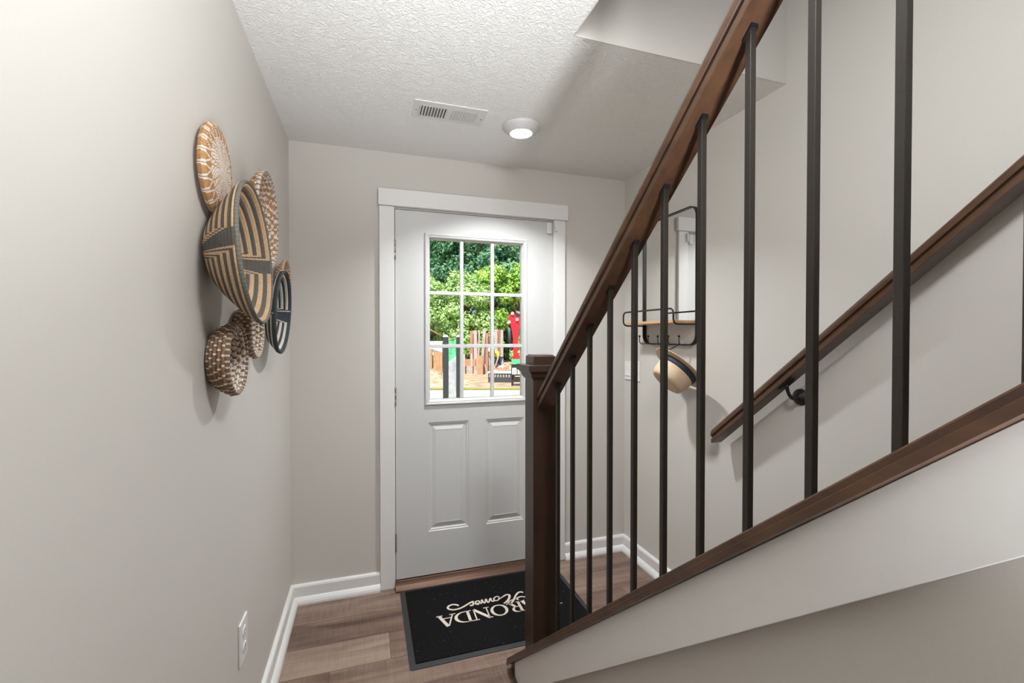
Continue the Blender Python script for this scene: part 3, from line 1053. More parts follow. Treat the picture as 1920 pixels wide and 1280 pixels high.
def basket(name, label, centre, R, depth, rb, ncoil, colour, tilt=(0, 0), seg=144, wall=0.007, curve=1.6, group='woven baskets on the left wall', rim=None, extra=None):
    """coiled bowl opening towards +x; centre = rim centre (x is rim distance from the wall). colour(side, coil, ncoil, angle index, seg) -> rgb"""
    root = thing(name, label, 'basket', (0, centre[1], centre[2]), group)
    # centre line of the wall from base centre to rim: (r, x)
    line = []
    N = 200
    for i in range(N + 1):
        t = i / N
        r = R * t
        if r < rb:
            x = 0.0
        else:
            q = (r - rb) / (R - rb)
            x = depth * q ** curve
        line.append((r, x))
    # resample by arc length into coils
    L = [0]
    for a, c in zip(line, line[1:]):
        L.append(L[-1] + math.hypot(c[0] - a[0], c[1] - a[1]))
    tot = L[-1]

    def at(s):
        s = max(0, min(tot, s))
        for i in range(N):
            if L[i + 1] >= s:
                w = (s - L[i]) / max(1e-9, L[i + 1] - L[i])
                return [line[i][k] * (1 - w) + line[i + 1][k] * w for k in (0, 1)]
        return list(line[-1])
    cw = tot / ncoil
    sub = 4
    inner, outer = [], []
    for c in range(ncoil):
        for j in range(sub):
            s = (c + j / sub) * cw
            p, p2 = at(s - 0.002), at(s + 0.002)
            t = Vector((p2[0] - p[0], p2[1] - p[1])).normalized()
            nr = Vector((-t.y, t.x))
            q = at(s)
            h = wall * (0.34 + 0.66 * math.sin(PI * j / sub))
            inner.append((q[0] + nr.x * h, q[1] + nr.y * h, c))
            outer.append((q[0] - nr.x * h, q[1] - nr.y * h, c))
    q = at(tot)
    inner.append((q[0], q[1] + 0.0, ncoil - 1))
    ca, sa = math.cos(tilt[0]), math.sin(tilt[0])
    verts, faces, cols = [], [], []
    nv = len(inner)
    xoff = centre[0] - depth

    def put(r, x, a):
        y, z = r * math.cos(a), r * math.sin(a)
        dx = x - depth
        # tilt about the rim centre: bottom or top further out
        xx = depth + dx - tilt[0] * z - tilt[1] * y
        zz = z + tilt[0] * dx
        yy = y + tilt[1] * dx
        return (xx + xoff, yy, zz)
    for side, prof in ((0, inner), (1, outer + [inner[-1]])):
        base = len(verts)
        for (r, x, c) in prof:
            for j in range(seg):
                verts.append(put(max(r, 0.0008), x, 2 * PI * j / seg))
        for i in range(len(prof) - 1):
            c = prof[i][2]
            for j in range(seg):
                j2 = (j + 1) % seg
                fc = (base + i * seg + j, base + i * seg + j2, base + (i + 1) * seg + j2, base + (i + 1) * seg + j)
                faces.append(fc if side == 0 else fc[::-1])
                cols.append(colour(side, c, ncoil, j, seg))
    me = bpy.data.meshes.new('basket_bowl')
    me.from_pydata(verts, [], faces)
    me.update()
    ca_ = me.color_attributes.new('pattern', 'FLOAT_COLOR', 'CORNER')
    for p, cc in zip(me.polygons, cols):
        p.use_smooth = True
        for li in p.loop_indices:
            ca_.data[li].color = (*cc, 1)
    me.materials.append(M['weave'])
    o = bpy.data.objects.new('bowl', me)
    C.objects.link(o)
    o.parent = root
    # rim coil
    if rim:
        rc, rr_ = rim
        b2 = bmesh.new()
        ns = 10
        vs = []
        for j in range(seg):
            a = 2 * PI * j / seg
            ring = []
            for i in range(ns):
                b_ = 2 * PI * i / ns
                ring.append(b2.verts.new(put(R + rr_ * 0.8 * math.cos(b_), depth + rr_ * math.sin(b_), a)))
            vs.append(ring)
        cl_ = b2.loops.layers.float_color.new('pattern')
        for j in range(seg):
            A, B = vs[j], vs[(j + 1) % seg]
            cc = rc(j, seg) if callable(rc) else rc
            for i in range(ns):
                fc = b2.faces.new((A[i], B[i], B[(i + 1) % ns], A[(i + 1) % ns]))
                fc.smooth = True
                for lp in fc.loops:
                    lp[cl_] = (*cc, 1)
        bmesh.ops.recalc_face_normals(b2, faces=b2.faces[:])
        me = bpy.data.meshes.new('rim')
        b2.to_mesh(me)
        b2.free()
        me.materials.append(M['weave'])
        ro = bpy.data.objects.new('rim', me)
        C.objects.link(ro)
        ro.parent = root
    # the loop that hangs it from a nail
    lp = MB()
    lp.tube([(0.001, 0, rb * 0.6 + 0.012 * math.sin(a), ) if False else (0.004, 0.010 * math.cos(a), rb * 0.55 + 0.012 * math.sin(a)) for a in [2 * PI * i / 16 for i in range(16)]], 0.0015, 6, True)
    ho = lp.build('hanging_loop', M['black'])
    ho.parent = root
    return root


def lightness(col, f):
    return tuple(min(1, c * f) for c in col)


def meander(dark, light, nsec=2, jit=0.06, solid=0.030, step=0.0072, phase=0.0):
    """striped coils; at each block of plain dark coil the stripes turn in nested corners"""
    def f(side, c, n, j, seg):
        a = (j / seg * nsec + phase) % 1.0
        d = min(a, 1 - a)
        if c < 2 or d < solid:
            col = dark
        else:
            k = int((solid + n * step - d) / step) + 1 if d < solid + n * step else 0
            m_ = max(c, k)
            col = light if m_ % 2 == 1 else dark
        return lightness(col, 1 + random.uniform(-jit, jit))
    return f


def stitched(base, white, share=0.42, inner_white=0.0, period=5, jit=0.2):
    def f(side, c, n, j, seg):
        k = (j + (c * 2) % period) % period
        sh = share + inner_white * (1 - c / n)
        hit = (k < period * sh) if side == 0 else (k == 0)
        if side == 0 and random.random() < 0.12:
            hit = not hit
        col = white if hit else base
        return lightness(col, 1 + random.uniform(-jit, jit))
    return f


basket('woven_basket', 'largest woven bowl, charcoal and tan stripes, tilted forward', (0.106, -1.224, 1.5785), 0.174, 0.095, 0.05, 16,
       meander(GREY, TAN, phase=0.02), tilt=(0.069, 0), curve=1.35, seg=216, rim=(lambda j, s: lightness(GREY, 1.5 if j % 2 else 1.25), 0.0055))
basket('woven_basket', 'small blue-black and cream striped bowl nearest the corner', (0.075, -0.648, 1.459), 0.152, 0.072, 0.04, 15,
       meander(NAVY, CREAM, phase=0.03, solid=0.045), tilt=(-0.057, 0), curve=1.35, seg=216, rim=(lambda j, s: lightness(NAVY, 1.5 if j % 2 else 1.2), 0.0055))
basket('woven_basket', 'tan coiled bowl with white stitches behind the largest bowl, upper right', (0.062, -0.845, 1.752), 0.156, 0.055, 0.07, 14,
       stitched(STRAW, WHT, 0.36, 0.1), curve=1.6, wall=0.009, rim=(lambda j, s: lightness(WHT, 0.75) if j % 3 else BRN, 0.0065))
basket('woven_basket', 'small tan basket partly hidden behind the blue-black bowl', (0.040, -0.352, 1.590), 0.106, 0.034, 0.05, 11,
       stitched(STRAW, WHT, 0.36), curve=1.6, rim=(lambda j, s: WHT if j % 3 == 0 else STRAW, 0.006))
basket('woven_basket', 'small brown stitched bowl under the lip of the largest bowl', (0.055, -0.972, 1.388), 0.082, 0.048, 0.045, 10,
       stitched(BRN, WHT, 0.35, 0.4), curve=1.7, wall=0.009, seg=120, rim=(lambda j, s: lightness(WHT, 0.75) if j % 3 else BRN, 0.005))
basket('woven_basket', 'lowest round brown bowl with white inner coils', (0.055, -1.195, 1.311), 0.089, 0.046, 0.055, 10,
       stitched(BRN, WHT, 0.40, 0.30), curve=1.7, wall=0.010, seg=120, rim=(lambda j, s: lightness(WHT, 0.7) if j % 3 == 0 else lightness(BRN, 0.8), 0.0065))

# flat disc basket at the top, domed towards the room, with white lashing
root = thing('woven_basket', 'topmost small tan disc basket lashed with white thread', 'basket', (0, -1.222, 1.781), 'woven baskets on the left wall')
prof = [(0.070, 0.003), (0.095, 0.006), (0.107, 0.010), (0.112, 0.016), (0.112, 0.020), (0.107, 0.026)]
nin = 20
for i in range(1, nin * 3 + 1):
    r = 0.106 * (1 - i / (nin * 3))
    prof.append((r, 0.027 + 0.008 * (1 - (r / 0.106) ** 2) + 0.0012 * abs(math.sin(PI * i / 3))))
verts, faces, cols = [], [], []
seg = 264
for r, x in prof:
    for j in range(seg):
        a = 2 * PI * j / seg
        verts.append((x, max(r, 0.0005) * math.cos(a), max(r, 0.0005) * math.sin(a)))
for i in range(len(prof) - 1):
    for j in range(seg):
        j2 = (j + 1) % seg
        faces.append((i * seg + j, i * seg + j2, (i + 1) * seg + j2, (i + 1) * seg + j))
        t = j / seg
        ring_ = (i - 5) // 3
        if ring_ < 5:
            # bare tan coils crossed by a zigzag of thread
            zz = abs(((t * 22) % 1.0) - 0.5) * 2
            q = (i + 1) / 21
            col = WHT if abs(zz - q) < 0.14 else lightness((0.46, 0.25, 0.11), 0.8 if i % 3 == 0 else 1.0)
        else:
            spoke = abs(((t * 9) % 1.0) - 0.5)
            gap = 0.12 < spoke < 0.19 and ring_ < 15
            dot = ((j + ring_ * 2) // 3) % 2 == 0
            if gap:
                col = (0.44, 0.25, 0.12)
            else:
                col = WHT if dot or random.random() < 0.35 else (0.46, 0.30, 0.18)
        cols.append(lightness(col, 1 + random.uniform(-0.12, 0.12)))
me = bpy.data.meshes.new('basket_disc')
me.from_pydata(verts, [], faces)
me.update()
cat_ = me.color_attributes.new('pattern', 'FLOAT_COLOR', 'CORNER')
for p, cc in zip(me.polygons, cols):
    p.use_smooth = True
    for li in p.loop_indices:
        cat_.data[li].color = (*cc, 1)
me.materials.append(M['weave'])
o = bpy.data.objects.new('disc', me)
C.objects.link(o)
o.parent = root
lp = MB()
lp.tube([(0.003, 0.010 * math.cos(a), 0.04 + 0.012 * math.sin(a)) for a in [2 * PI * i / 16 for i in range(16)]], 0.0015, 6, True)
ho = lp.build('hanging_loop', M['black'])
ho.parent = root

# ------------------------------------------------------------------ door mat with lettering
matx0, matx1, maty0, maty1 = 0.536, 1.432, -0.662, -0.062
dm = thing('door_mat', 'black door mat with cream lettering on the floor at the front door', 'door mat', (0.984, -0.362, 0))
BW = 0.026
b2 = bmesh.new()
po = rr_path((matx0, maty0), (matx1, maty1), 0.012, 5)
pi_ = rr_path((matx0 + BW, maty0 + BW), (matx1 - BW, maty1 - BW), 0.006, 5)
k = len(po)
V0 = [b2.verts.new((x, y, 0.0006)) for x, y in po]
V1 = [b2.verts.new((x, y, 0.0028)) for x, y in po]
V2 = [b2.verts.new((x, y, 0.0055)) for x, y in pi_]
V3 = [b2.verts.new((x, y, 0.0006)) for x, y in pi_]
for A, B in ((V0, V1), (V1, V2), (V2, V3), (V3, V0)):
    for i in range(k):
        b2.faces.new((A[i], A[(i + 1) % k], B[(i + 1) % k], B[i]))
bmesh.ops.recalc_face_normals(b2, faces=b2.faces[:])
mb = MB()
mb.join(b2)
mb.build('rubber_border', M['rubber'], dm)
MB().prism(pi_, 'z', 0.0006, 0.0090).build('pile', M['pile'], dm)

lt = MB()
ZL0, ZL1 = 0.0085, 0.0100


def ribbon(pts, w, n=None):
    """flat band of width w (number or list) through floor points"""
    pts = [Vector((p[0], p[1])) for p in pts]
    k = len(pts)
    ws = w if isinstance(w, (list, tuple)) else [w] * k
    b2 = bmesh.new()
    Lf, Rt = [], []
    for i, p in enumerate(pts):
        t = (pts[min(i + 1, k - 1)] - pts[max(i - 1, 0)])
        t.normalize()
        nn = Vector((-t.y, t.x)) * ws[i] * 0.5
        Lf.append(p + nn)
        Rt.append(p - nn)
    rows = []
    for z in (ZL0, ZL1):
        rows.append(([b2.verts.new((q.x, q.y, z)) for q in Lf], [b2.verts.new((q.x, q.y, z)) for q in Rt]))
    (l0, r0), (l1, r1) = rows
    for i in range(k - 1):
        b2.faces.new((l1[i], l1[i + 1], r1[i + 1], r1[i]))
        b2.faces.new((l0[i], r0[i], r0[i + 1], l0[i + 1]))
        b2.faces.new((l0[i], l0[i + 1], l1[i + 1], l1[i]))
        b2.faces.new((r0[i], r1[i], r1[i + 1], r0[i + 1]))
    b2.faces.new((l0[0], l1[0], r1[0], r0[0]))
    b2.faces.new((l0[-1], r0[-1], r1[-1], l1[-1]))
    bmesh.ops.recalc_face_normals(b2, faces=b2.faces[:])
    lt.join(b2)


def smooth(pts, n=5):
    """Catmull-Rom through the points"""
    P = [Vector((p[0], p[1])) for p in pts]
    out_ = []
    for i in range(len(P) - 1):
        p0, p1, p2, p3 = P[max(i - 1, 0)], P[i], P[i + 1], P[min(i + 2, len(P) - 1)]
        for q in range(n):
            t = q / n
            out_.append(0.5 * ((2 * p1) + (p2 - p0) * t + (2 * p0 - 5 * p1 + 4 * p2 - p3) * t * t + (3 * p1 - p0 - 3 * p2 + p3) * t ** 3))
    out_.append(P[-1])
    return out_


YT, YBL = -0.437, -0.352      # cap line and base line of the word (it faces the door)
TH, TN, SF = 0.0135, 0.006, 0.005


def vstem(xc, w):
    ribbon([(xc, YBL), (xc, YT)], w)


def serif(xc, y, w):
    ribbon([(xc - w / 2, y), (xc + w / 2, y)], SF)


def let_A(x0, x1):
    xm = (x0 + x1) / 2
    ribbon([(x1 - 0.012, YBL), (xm + 0.003, YT)], TN + 0.001)
    ribbon([(x0 + 0.012, YBL), (xm - 0.002, YT - 0.003)], TH + 0.002)
    ribbon([(x0 + 0.03, YBL - 0.026), (x1 - 0.024, YBL - 0.026)], SF)
    serif(x0 + 0.014, YBL - 0.002, 0.030)
    serif(x1 - 0.014, YBL - 0.002, 0.030)


def let_D(x0, x1):
    vstem(x1 - 0.014, TH)
    serif(x1 - 0.012, YBL - 0.002, 0.030)
    serif(x1 - 0.012, YT + 0.002, 0.030)
    yc, ry = (YT + YBL) / 2, (YBL - YT) / 2 - 0.0025
    pts, ws = [], []
    for i in range(19):
        a = -PI / 2 + PI * i / 18
        pts.append((x1 - 0.030 - (x1 - x0 - 0.036) * math.cos(a), yc + ry * math.sin(a)))
        ws.append(SF + (TH - SF + 0.002) * math.cos(a) ** 2)
    ribbon([(x1 - 0.014, yc - ry)] + pts + [(x1 - 0.014, yc + ry)], [SF] + ws + [SF])


def let_N(x0, x1):
    vstem(x1 - 0.014, TN)
    vstem(x0 + 0.014, TN)
    ribbon([(x1 - 0.012, YT), (x0 + 0.014, YBL)], TH + 0.002)
    serif(x1 - 0.014, YBL - 0.002, 0.028)
    serif(x0 + 0.014, YT + 0.002, 0.028)
    serif(x1 - 0.008, YT + 0.002, 0.020)


def let_O(x0, x1):
    xc, yc = (x0 + x1) / 2, (YT + YBL) / 2
    pts, ws = [], []
    for i in range(41):
        a = 2 * PI * i / 40
        pts.append((xc + ((x1 - x0) / 2 - 0.006) * math.cos(a), yc + ((YBL - YT) / 2 - 0.001) * math.sin(a)))
        ws.append(0.007 + 0.008 * math.cos(a) ** 2)
    ribbon(pts, ws)


def let_R(x0, x1):
    vstem(x1 - 0.014, TH)
    serif(x1 - 0.012, YBL - 0.002, 0.030)
    serif(x1 - 0.012, YT + 0.002, 0.030)
    y1_, y2_ = YT + 0.002, YT + 0.044
    pts, ws = [], []
    for i in range(15):
        a = -PI / 2 + PI * i / 14
        pts.append((x1 - 0.030 - 0.024 * math.cos(a), (y1_ + y2_) / 2 + (y2_ - y1_) / 2 * math.sin(a)))
        ws.append(SF + 0.008 * math.cos(a) ** 2)
    ribbon([(x1 - 0.014, y1_)] + pts + [(x1 - 0.014, y2_)], [SF] + ws + [SF])
    ribbon([(x1 - 0.036, y2_ - 0.002), (x0 + 0.006, YBL)], TH)
    serif(x0 + 0.008, YBL - 0.002, 0.022)


def let_M(x0, x1):
    vstem(x1 - 0.012, TN)
    vstem(x0 + 0.014, TH)
    xm = (x0 + x1) / 2
    ribbon([(x1 - 0.014, YT), (xm, YBL)], TH)
    ribbon([(x0 + 0.016, YT), (xm, YBL)], TN)
    serif(x1 - 0.012, YBL - 0.002, 0.026)
    serif(x0 + 0.014, YBL - 0.002, 0.030)
    serif(x1 - 0.010, YT + 0.002, 0.024)
    serif(x0 + 0.010, YT + 0.002, 0.024)


let_A(0.689, 0.780)
let_D(0.772, 0.855)
let_N(0.858, 0.950)
let_O(0.952, 1.038)
let_R(1.050, 1.118)
let_A(1.112, 1.203)
let_M(1.205, 1.315)
# script word under it
S_ = 0.0085
ribbon(smooth([(0.809, -0.297), (0.800, -0.286), (0.782, -0.278), (0.762, -0.284), (0.754, -0.298), (0.760, -0.312), (0.779, -0.322), (0.804, -0.322), (0.828, -0.314), (0.854, -0.299), (0.874, -0.288), (0.889, -0.2835)]), 0.010)
ribbon(smooth([(0.889, -0.2835), (0.883, -0.292), (0.884, -0.303), (0.879, -0.313), (0.870, -0.315), (0.866, -0.309)]), S_)
ribbon(smooth([(0.911, -0.3165), (0.898, -0.313), (0.894, -0.302), (0.899, -0.291), (0.909, -0.286), (0.917, -0.291), (0.918, -0.300), (0.911, -0.307), (0.900, -0.306)]), S_ * 0.85)
ribbon(smooth([(0.918, -0.314), (0.928, -0.305), (0.930, -0.288), (0.934, -0.286), (0.934, -0.300), (0.938, -0.314), (0.945, -0.308), (0.951, -0.288), (0.956, -0.285), (0.955, -0.300), (0.958, -0.315), (0.966, -0.308), (0.974, -0.289), (0.980, -0.286), (0.978, -0.300), (0.982, -0.314), (0.992, -0.312)]), S_ * 0.85)
ribbon(smooth([(0.992, -0.310), (0.994, -0.294), (1.006, -0.281), (1.018, -0.279), (1.023, -0.290), (1.017, -0.306), (1.005, -0.314), (0.995, -0.308)]), S_ * 0.85)
ribbon(smooth([(1.014, -0.308), (1.030, -0.299), (1.048, -0.288), (1.067, -0.279), (1.079, -0.284), (1.077, -0.302), (1.062, -0.326), (1.045, -0.341), (1.032, -0.349)]), [0.006] * 10 + [0.009] * 10 + [0.012] * 15 + [0.009] * 6)
ribbon(smooth([(1.157, -0.288), (1.148, -0.278), (1.132, -0.280), (1.112, -0.300), (1.095, -0.326), (1.079, -0.347), (1.066, -0.361), (1.055, -0.368)]), 0.0105)
ribbon(smooth([(1.041, -0.364), (1.050, -0.353), (1.067, -0.338), (1.085, -0.331)]), 0.006)
ribbon(smooth([(1.113, -0.342), (1.107, -0.333), (1.116, -0.323), (1.137, -0.319), (1.152, -0.328), (1.160, -0.342), (1.172, -0.348)]), 0.008)
lt.build('lettering', M['matletter'], dm)['label'] = 'cream lettering'

# ------------------------------------------------------------------ outdoors
G = -0.30
struct('ground', MB().box(-40, 60, 0.5, 90, G - 0.3, G), M['dirt'], 'bare dirt ground of the lot across the street', 'ground')
# walk and street strip crossing in front, running parallel to the far lot
dirv = Vector((math.cos(-0.30), math.sin(-0.30), 0))
perp = Vector((-dirv.y, dirv.x, 0))


def strip(near, far, z0, z1):
    b2 = MB()
    o_ = Vector((3.1, 10.9, 0))
    pts = [o_ + dirv * -30 + perp * near, o_ + dirv * 30 + perp * near, o_ + dirv * 30 + perp * far, o_ + dirv * -30 + perp * far]
    b2.prism([(p.x, p.y) for p in pts], 'z', z0, z1)
    return b2


struct('street', strip(-3.5, -0.05, G, G + 0.03), M['concrete'], 'pale concrete street strip outside the front door', 'street')
struct('lawn', strip(-11.0, -3.5, G, G + 0.02), M['grass'], 'short lawn strip in front of the house', 'lawn')
grs = strip(-0.05, 0.16, G, G + 0.06)
tag(grs.build('verge_grass', M['grass']), 'thin strip of grass growing along the street edge', 'grass', None, 'stuff')

# dirt mound
random.seed(11)


def mound(name, c, rx, ry, h, label):
    nx, ny = 60, 40
    verts, faces = [], []
    from mathutils import noise as mn
    for i in range(nx + 1):
        for j in range(ny + 1):
            u, v_ = i / nx * 2 - 1, j / ny * 2 - 1
            d = min(1.0, math.hypot(u, v_))
            z = h * (0.5 + 0.5 * math.cos(PI * d)) ** 0.8
            z += (mn.noise(Vector((u * 5, v_ * 5, 1.3))) * 0.18 + mn.noise(Vector((u * 14, v_ * 14, 4.0))) * 0.10) * (1 - d) ** 0.5 * 1.1
            verts.append((c[0] + dirv.x * u * rx + perp.x * v_ * ry, c[1] + dirv.y * u * rx + perp.y * v_ * ry, G + max(-0.02, z)))
    for i in range(nx):
        for j in range(ny):
            if math.hypot((i + .5) / nx * 2 - 1, (j + .5) / ny * 2 - 1) > 1.0:
                continue
            a = i * (ny + 1) + j
            faces.append((a, a + ny + 1, a + ny + 2, a + 1))
    me = bpy.data.meshes.new(name)
    me.from_pydata(verts, [], faces)
    me.materials.append(M['dirtpile'])
    for p in me.polygons:
        p.use_smooth = True
    o = bpy.data.objects.new(name, me)
    C.objects.link(o)
    return tag(o, label, 'dirt pile')


mound('dirt_mound', (1.55, 13.95), 2.75, 1.8, 0.66, 'long heap of clumpy tan dirt beyond the street')


def cbox(cx, cy, w, d, z0, z1, yaw=-0.30, lean=(0, 0), bev=0.0):
    """box standing on z0 with footprint w x d, turned by yaw, leaning"""
    mt = Matrix.Translation((cx, cy, z0)) @ Matrix.Rotation(yaw, 4, 'Z') @ Matrix.Rotation(lean[0], 4, 'Y') @ Matrix.Rotation(lean[1], 4, 'X')
    return MB().box(-w / 2, w / 2, -d / 2, d / 2, 0, z1 - z0, bev, mtx=mt)


# builder's sign on two posts
sign = thing('yard_sign', 'green and white sign panel between two dark posts outside the door', 'sign', (1.89, 5.94, G))
for (x, y) in ((1.795, 5.965), (2.035, 5.885)):
    p = cbox(x, y, 0.095, 0.095, G, 1.345).build('post', M['signpost'], sign)
    MB().lathe([(0, 0.055), (0.04, 0.045), (0.068, 0.022), (0.075, 0.012), (0.075, 0.0), (0, 0)], 4, Matrix.Translation((x, y, 1.345)) @ Matrix.Rotation(PI / 4 - 0.3, 4, 'Z'), smooth=False).build('post_cap', M['cap_grey'], p)
pn = MB().box(-0.072, 0.072, -0.012, 0.012, -0.10, 1.28)
pn = pn.build('sign_panel', M['signface'])
pn.location = (1.914, 5.926, 0.0)
pn.rotation_euler = (0, 0, -0.3)
pn.parent = sign
pn.location = Vector(pn.location) - Vector(sign.location)
pe = MB().box(-0.022, 0.0, -0.016, 0.016, 0.80, 1.28)
pe = pe.build('sign_edge', M['signgreen'])
pe.location = Vector((1.914 - 0.068, 5.926 + 0.02, 0)) - Vector(sign.location)
pe.rotation_euler = (0, 0, -0.3)
pe.parent = sign

# stacked form panels on the left, low form walls and short posts in the middle


def plank(name, label, cx, cy, w, d, z0, z1, mt, yaw=-0.3, lean=(0, 0), group=None, cat='plank'):
    o = cbox(cx, cy, w, d, z0, z1, yaw, lean).build(name, mt, None, (cx, cy, z0))
    return tag(o, label, cat, group)


plank('form_panel', 'tan plywood form panel at the left edge of the door window', 3.02, 17.66, 0.26, 0.12, G, 0.80, M['form'], cat='form panel')
plank('form_panel', 'broad tan form panel with a ragged top left of the green sign', 3.39, 17.55, 0.40, 0.14, G, 0.64, M['form'], cat='form panel')
plank('form_panel', 'short tan form panel right beside the dark sign post', 3.80, 17.40, 0.30, 0.12, G, 0.42, M['form'], cat='form panel')
plank('form_panel', 'upright tan form box standing in front of the leaning planks', 5.03, 16.35, 0.25, 0.30, G, 0.51, M['form'], cat='form panel')
plank('form_panel', 'long low form board running behind the dirt heap', 4.75, 16.95, 1.45, 0.08, G, 0.03, M['oldplank'], yaw=-0.45, cat='form panel')
plank('form_panel', 'upper ledge board crossing behind the low form board', 4.45, 18.0, 1.6, 0.08, G, 0.30, M['form'], yaw=-0.55, cat='form panel')
plank('stake', 'thin grey stake left of the upright form box', 4.42, 16.85, 0.10, 0.08, G, 0.58, M['oldplank'], cat='stake')
plank('stake', 'second grey stake nearest the pink plank stack', 4.74, 16.74, 0.09, 0.08, G, 0.60, M['oldplank'], cat='stake')

# bundle of tall planks
specs = [(-0.62, 'redplank', 0.11, 1.60, 0.00), (-0.50, 'pinkplank', 0.10, 1.62, 0.01), (-0.40, 'pinkplank', 0.09, 1.63, -0.02), (-0.29, 'oldplank', 0.06, 1.64, 0.03), (-0.16, 'oldplank', 0.11, 1.72, 0.07), (-0.05, 'oldplank', 0.10, 1.73, 0.05),
         (0.08, 'redplank', 0.10, 1.50, 0.01), (0.18, 'redplank', 0.09, 1.46, 0.0), (0.29, 'oldplank', 0.12, 1.67, 0.0), (0.40, 'oldplank', 0.10, 1.70, -0.01), (0.52, 'oldplank', 0.12, 1.68, -0.01), (0.66, 'redplank', 0.10, 1.66, 0.0), (0.77, 'oldplank', 0.11, 1.66, 0.0)]
names = ['leftmost red plank of the tall stack outside', 'pink plank second from the left of the tall stack', 'pink plank third from the left of the tall stack', 'thin grey plank beside the pink ones of the tall stack',
         'grey plank leaning right in the tall stack', 'grey leaning plank with the highest top of the stack', 'short red-brown plank in the middle of the tall stack', 'shortest red-brown plank right of the stack middle',
         'wide pale plank right of the short red-brown ones', 'narrow pale plank near the middle mullion', 'wide pale plank just behind the right mullion', 'red-brown plank right of the mullion', 'rightmost grey plank of the tall stack']
for ip, ((off, mt, w, top, ln), nm) in enumerate(zip(specs, names)):
    w *= 1.22
    cx, cy = 5.62 + off * 1.02 * dirv.x, 17.86 + off * 1.02 * dirv.y
    plank('timber_plank', nm, cx, cy + (0.07 if ip % 2 else -0.07), w, 0.045, G, top, M[mt], yaw=-0.3 + random.uniform(-.1, .1), lean=(ln, 0), group='tall stack of planks')

# slanting timbers and white trailer at the left
tb = MB()
tb.tube([(2.2, 20.2, 2.35), (3.95, 20.0, 1.35)], 0.05, 6)
tag(tb.build('timber_beam', M['form'], None, (3.0, 20.0, 1.8)), 'slanting timber above the white trailer', 'timber')
tr_ = thing('cargo_trailer', 'white trailer standing behind the form panels', 'trailer', (3.4, 21.6, G))
cbox(3.2, 21.8, 2.3, 1.6, 0.35, 1.08, -0.3, bev=0.04).build('trailer_body', M['whitepaint'], tr_)
cbox(3.2, 21.8, 2.0, 1.3, 0.12, 0.36, -0.3).build('chassis', M['machdark'], tr_)
for du in (-0.6, 0.6):
    px_, py_ = 3.2 + dirv.x * du + perp.x * -0.72, 21.8 + dirv.y * du + perp.y * -0.72
    MB().lathe([(0, -0.1), (0.28, -0.1), (0.32, -0.06), (0.32, 0.06), (0.28, 0.1), (0, 0.1)], 28, Matrix.Translation((px_, py_, G + 0.32)) @ Matrix.Rotation(-0.3, 4, 'Z') @ R90).build('wheel', M['rubber'], tr_)

# black storm crate with pale top
cr_ = thing('plastic_crate', 'black perforated plastic crate with pale blue top on the dirt', 'crate', (5.1, 13.1, G))
cbox(5.05, 13.15, 0.92, 0.55, G, 0.02, -0.42).build('crate_body', M['blackmesh'], cr_)
cbox(5.05, 13.15, 0.98, 0.62, 0.02, 0.075, -0.42, bev=0.01).build('crate_lid', M['paleblue'], cr_)
for zz in (-0.045, -0.10):
    for i in range(9):
        u = -0.40 + i * 0.1
        cx = 5.05 + math.cos(-0.42) * u + math.sin(-0.42) * 0.277
        cy = 13.15 + math.sin(-0.42) * u - math.cos(-0.42) * 0.277
        cbox(cx, cy, 0.05, 0.006, zz, zz + 0.02, -0.42).build('vent_slot', M['whitepaint'], cr_)

# flyer box on a post with green lid and letter tiles
fb = thing('flyer_box', 'black flyer box with green lid and letter tiles on a post', 'flyer box', (5.08, 11.72, G))
cbox(5.0, 11.74, 0.075, 0.075, G, 0.06, -0.3).build('post', M['blackbox'], fb)
cbox(5.155, 11.69, 0.40, 0.28, 0.055, 0.43, -0.3).build('box_body', M['blackbox'], fb)
bx = MB()
mt_ = Matrix.Translation((5.155, 11.69, 0.43)) @ Matrix.Rotation(-0.3, 4, 'Z')
b2 = bmesh.new()
lv = [(-0.23, -0.17, 0), (0.23, -0.17, 0), (0.23, 0.17, 0), (-0.23, 0.17, 0), (-0.16, -0.02, 0.16), (0.16, -0.02, 0.16), (0.16, 0.10, 0.16), (-0.16, 0.10, 0.16)]
vv = [b2.verts.new(p) for p in lv]
for q in ((0, 3, 2, 1), (4, 5, 6, 7), (0, 1, 5, 4), (1, 2, 6, 5), (2, 3, 7, 6), (3, 0, 4, 7)):
    b2.faces.new([vv[i] for i in q])
bmesh.ops.recalc_face_normals(b2, faces=b2.faces[:])
bx.join(b2, mt_)
bx.build('lid', M['greenroof'], fb)


def onface(u, v_, out_=0.0):
    # point on the camera-side face of the flyer box
    return (5.155 + dirv.x * u - perp.x * (0.141 + out_), 11.69 + dirv.y * u - perp.y * (0.141 + out_), v_)


for i, u in enumerate((-0.095, 0.085)):
    x, y, z = onface(u, 0.10)
    t_ = cbox(x, y, 0.15, 0.006, 0.10, 0.31, -0.3).build('letter_tile', M['whitepaint'], fb)
    lm = MB()
    P = lambda a, c: onface(u + a, 0.205 + c, 0.005)
    if i == 0:
        lm.tube([P(-0.028, -0.05), P(-0.028, 0.05), P(0.005, 0.048), P(0.030, 0.025), P(0.034, 0.0), P(0.030, -0.025), P(0.005, -0.048)], 0.007, 6, True)
    else:
        lm.tube([P(-0.025, 0.05), P(-0.025, -0.05), P(0.03, -0.05)], 0.007, 6)
    lm.build('letter', M['blackbox'], t_)
cbox(5.20, 11.70, 0.25, 0.22, -0.17, -0.01, -0.3).build('lower_tray', M['blackbox'], fb)

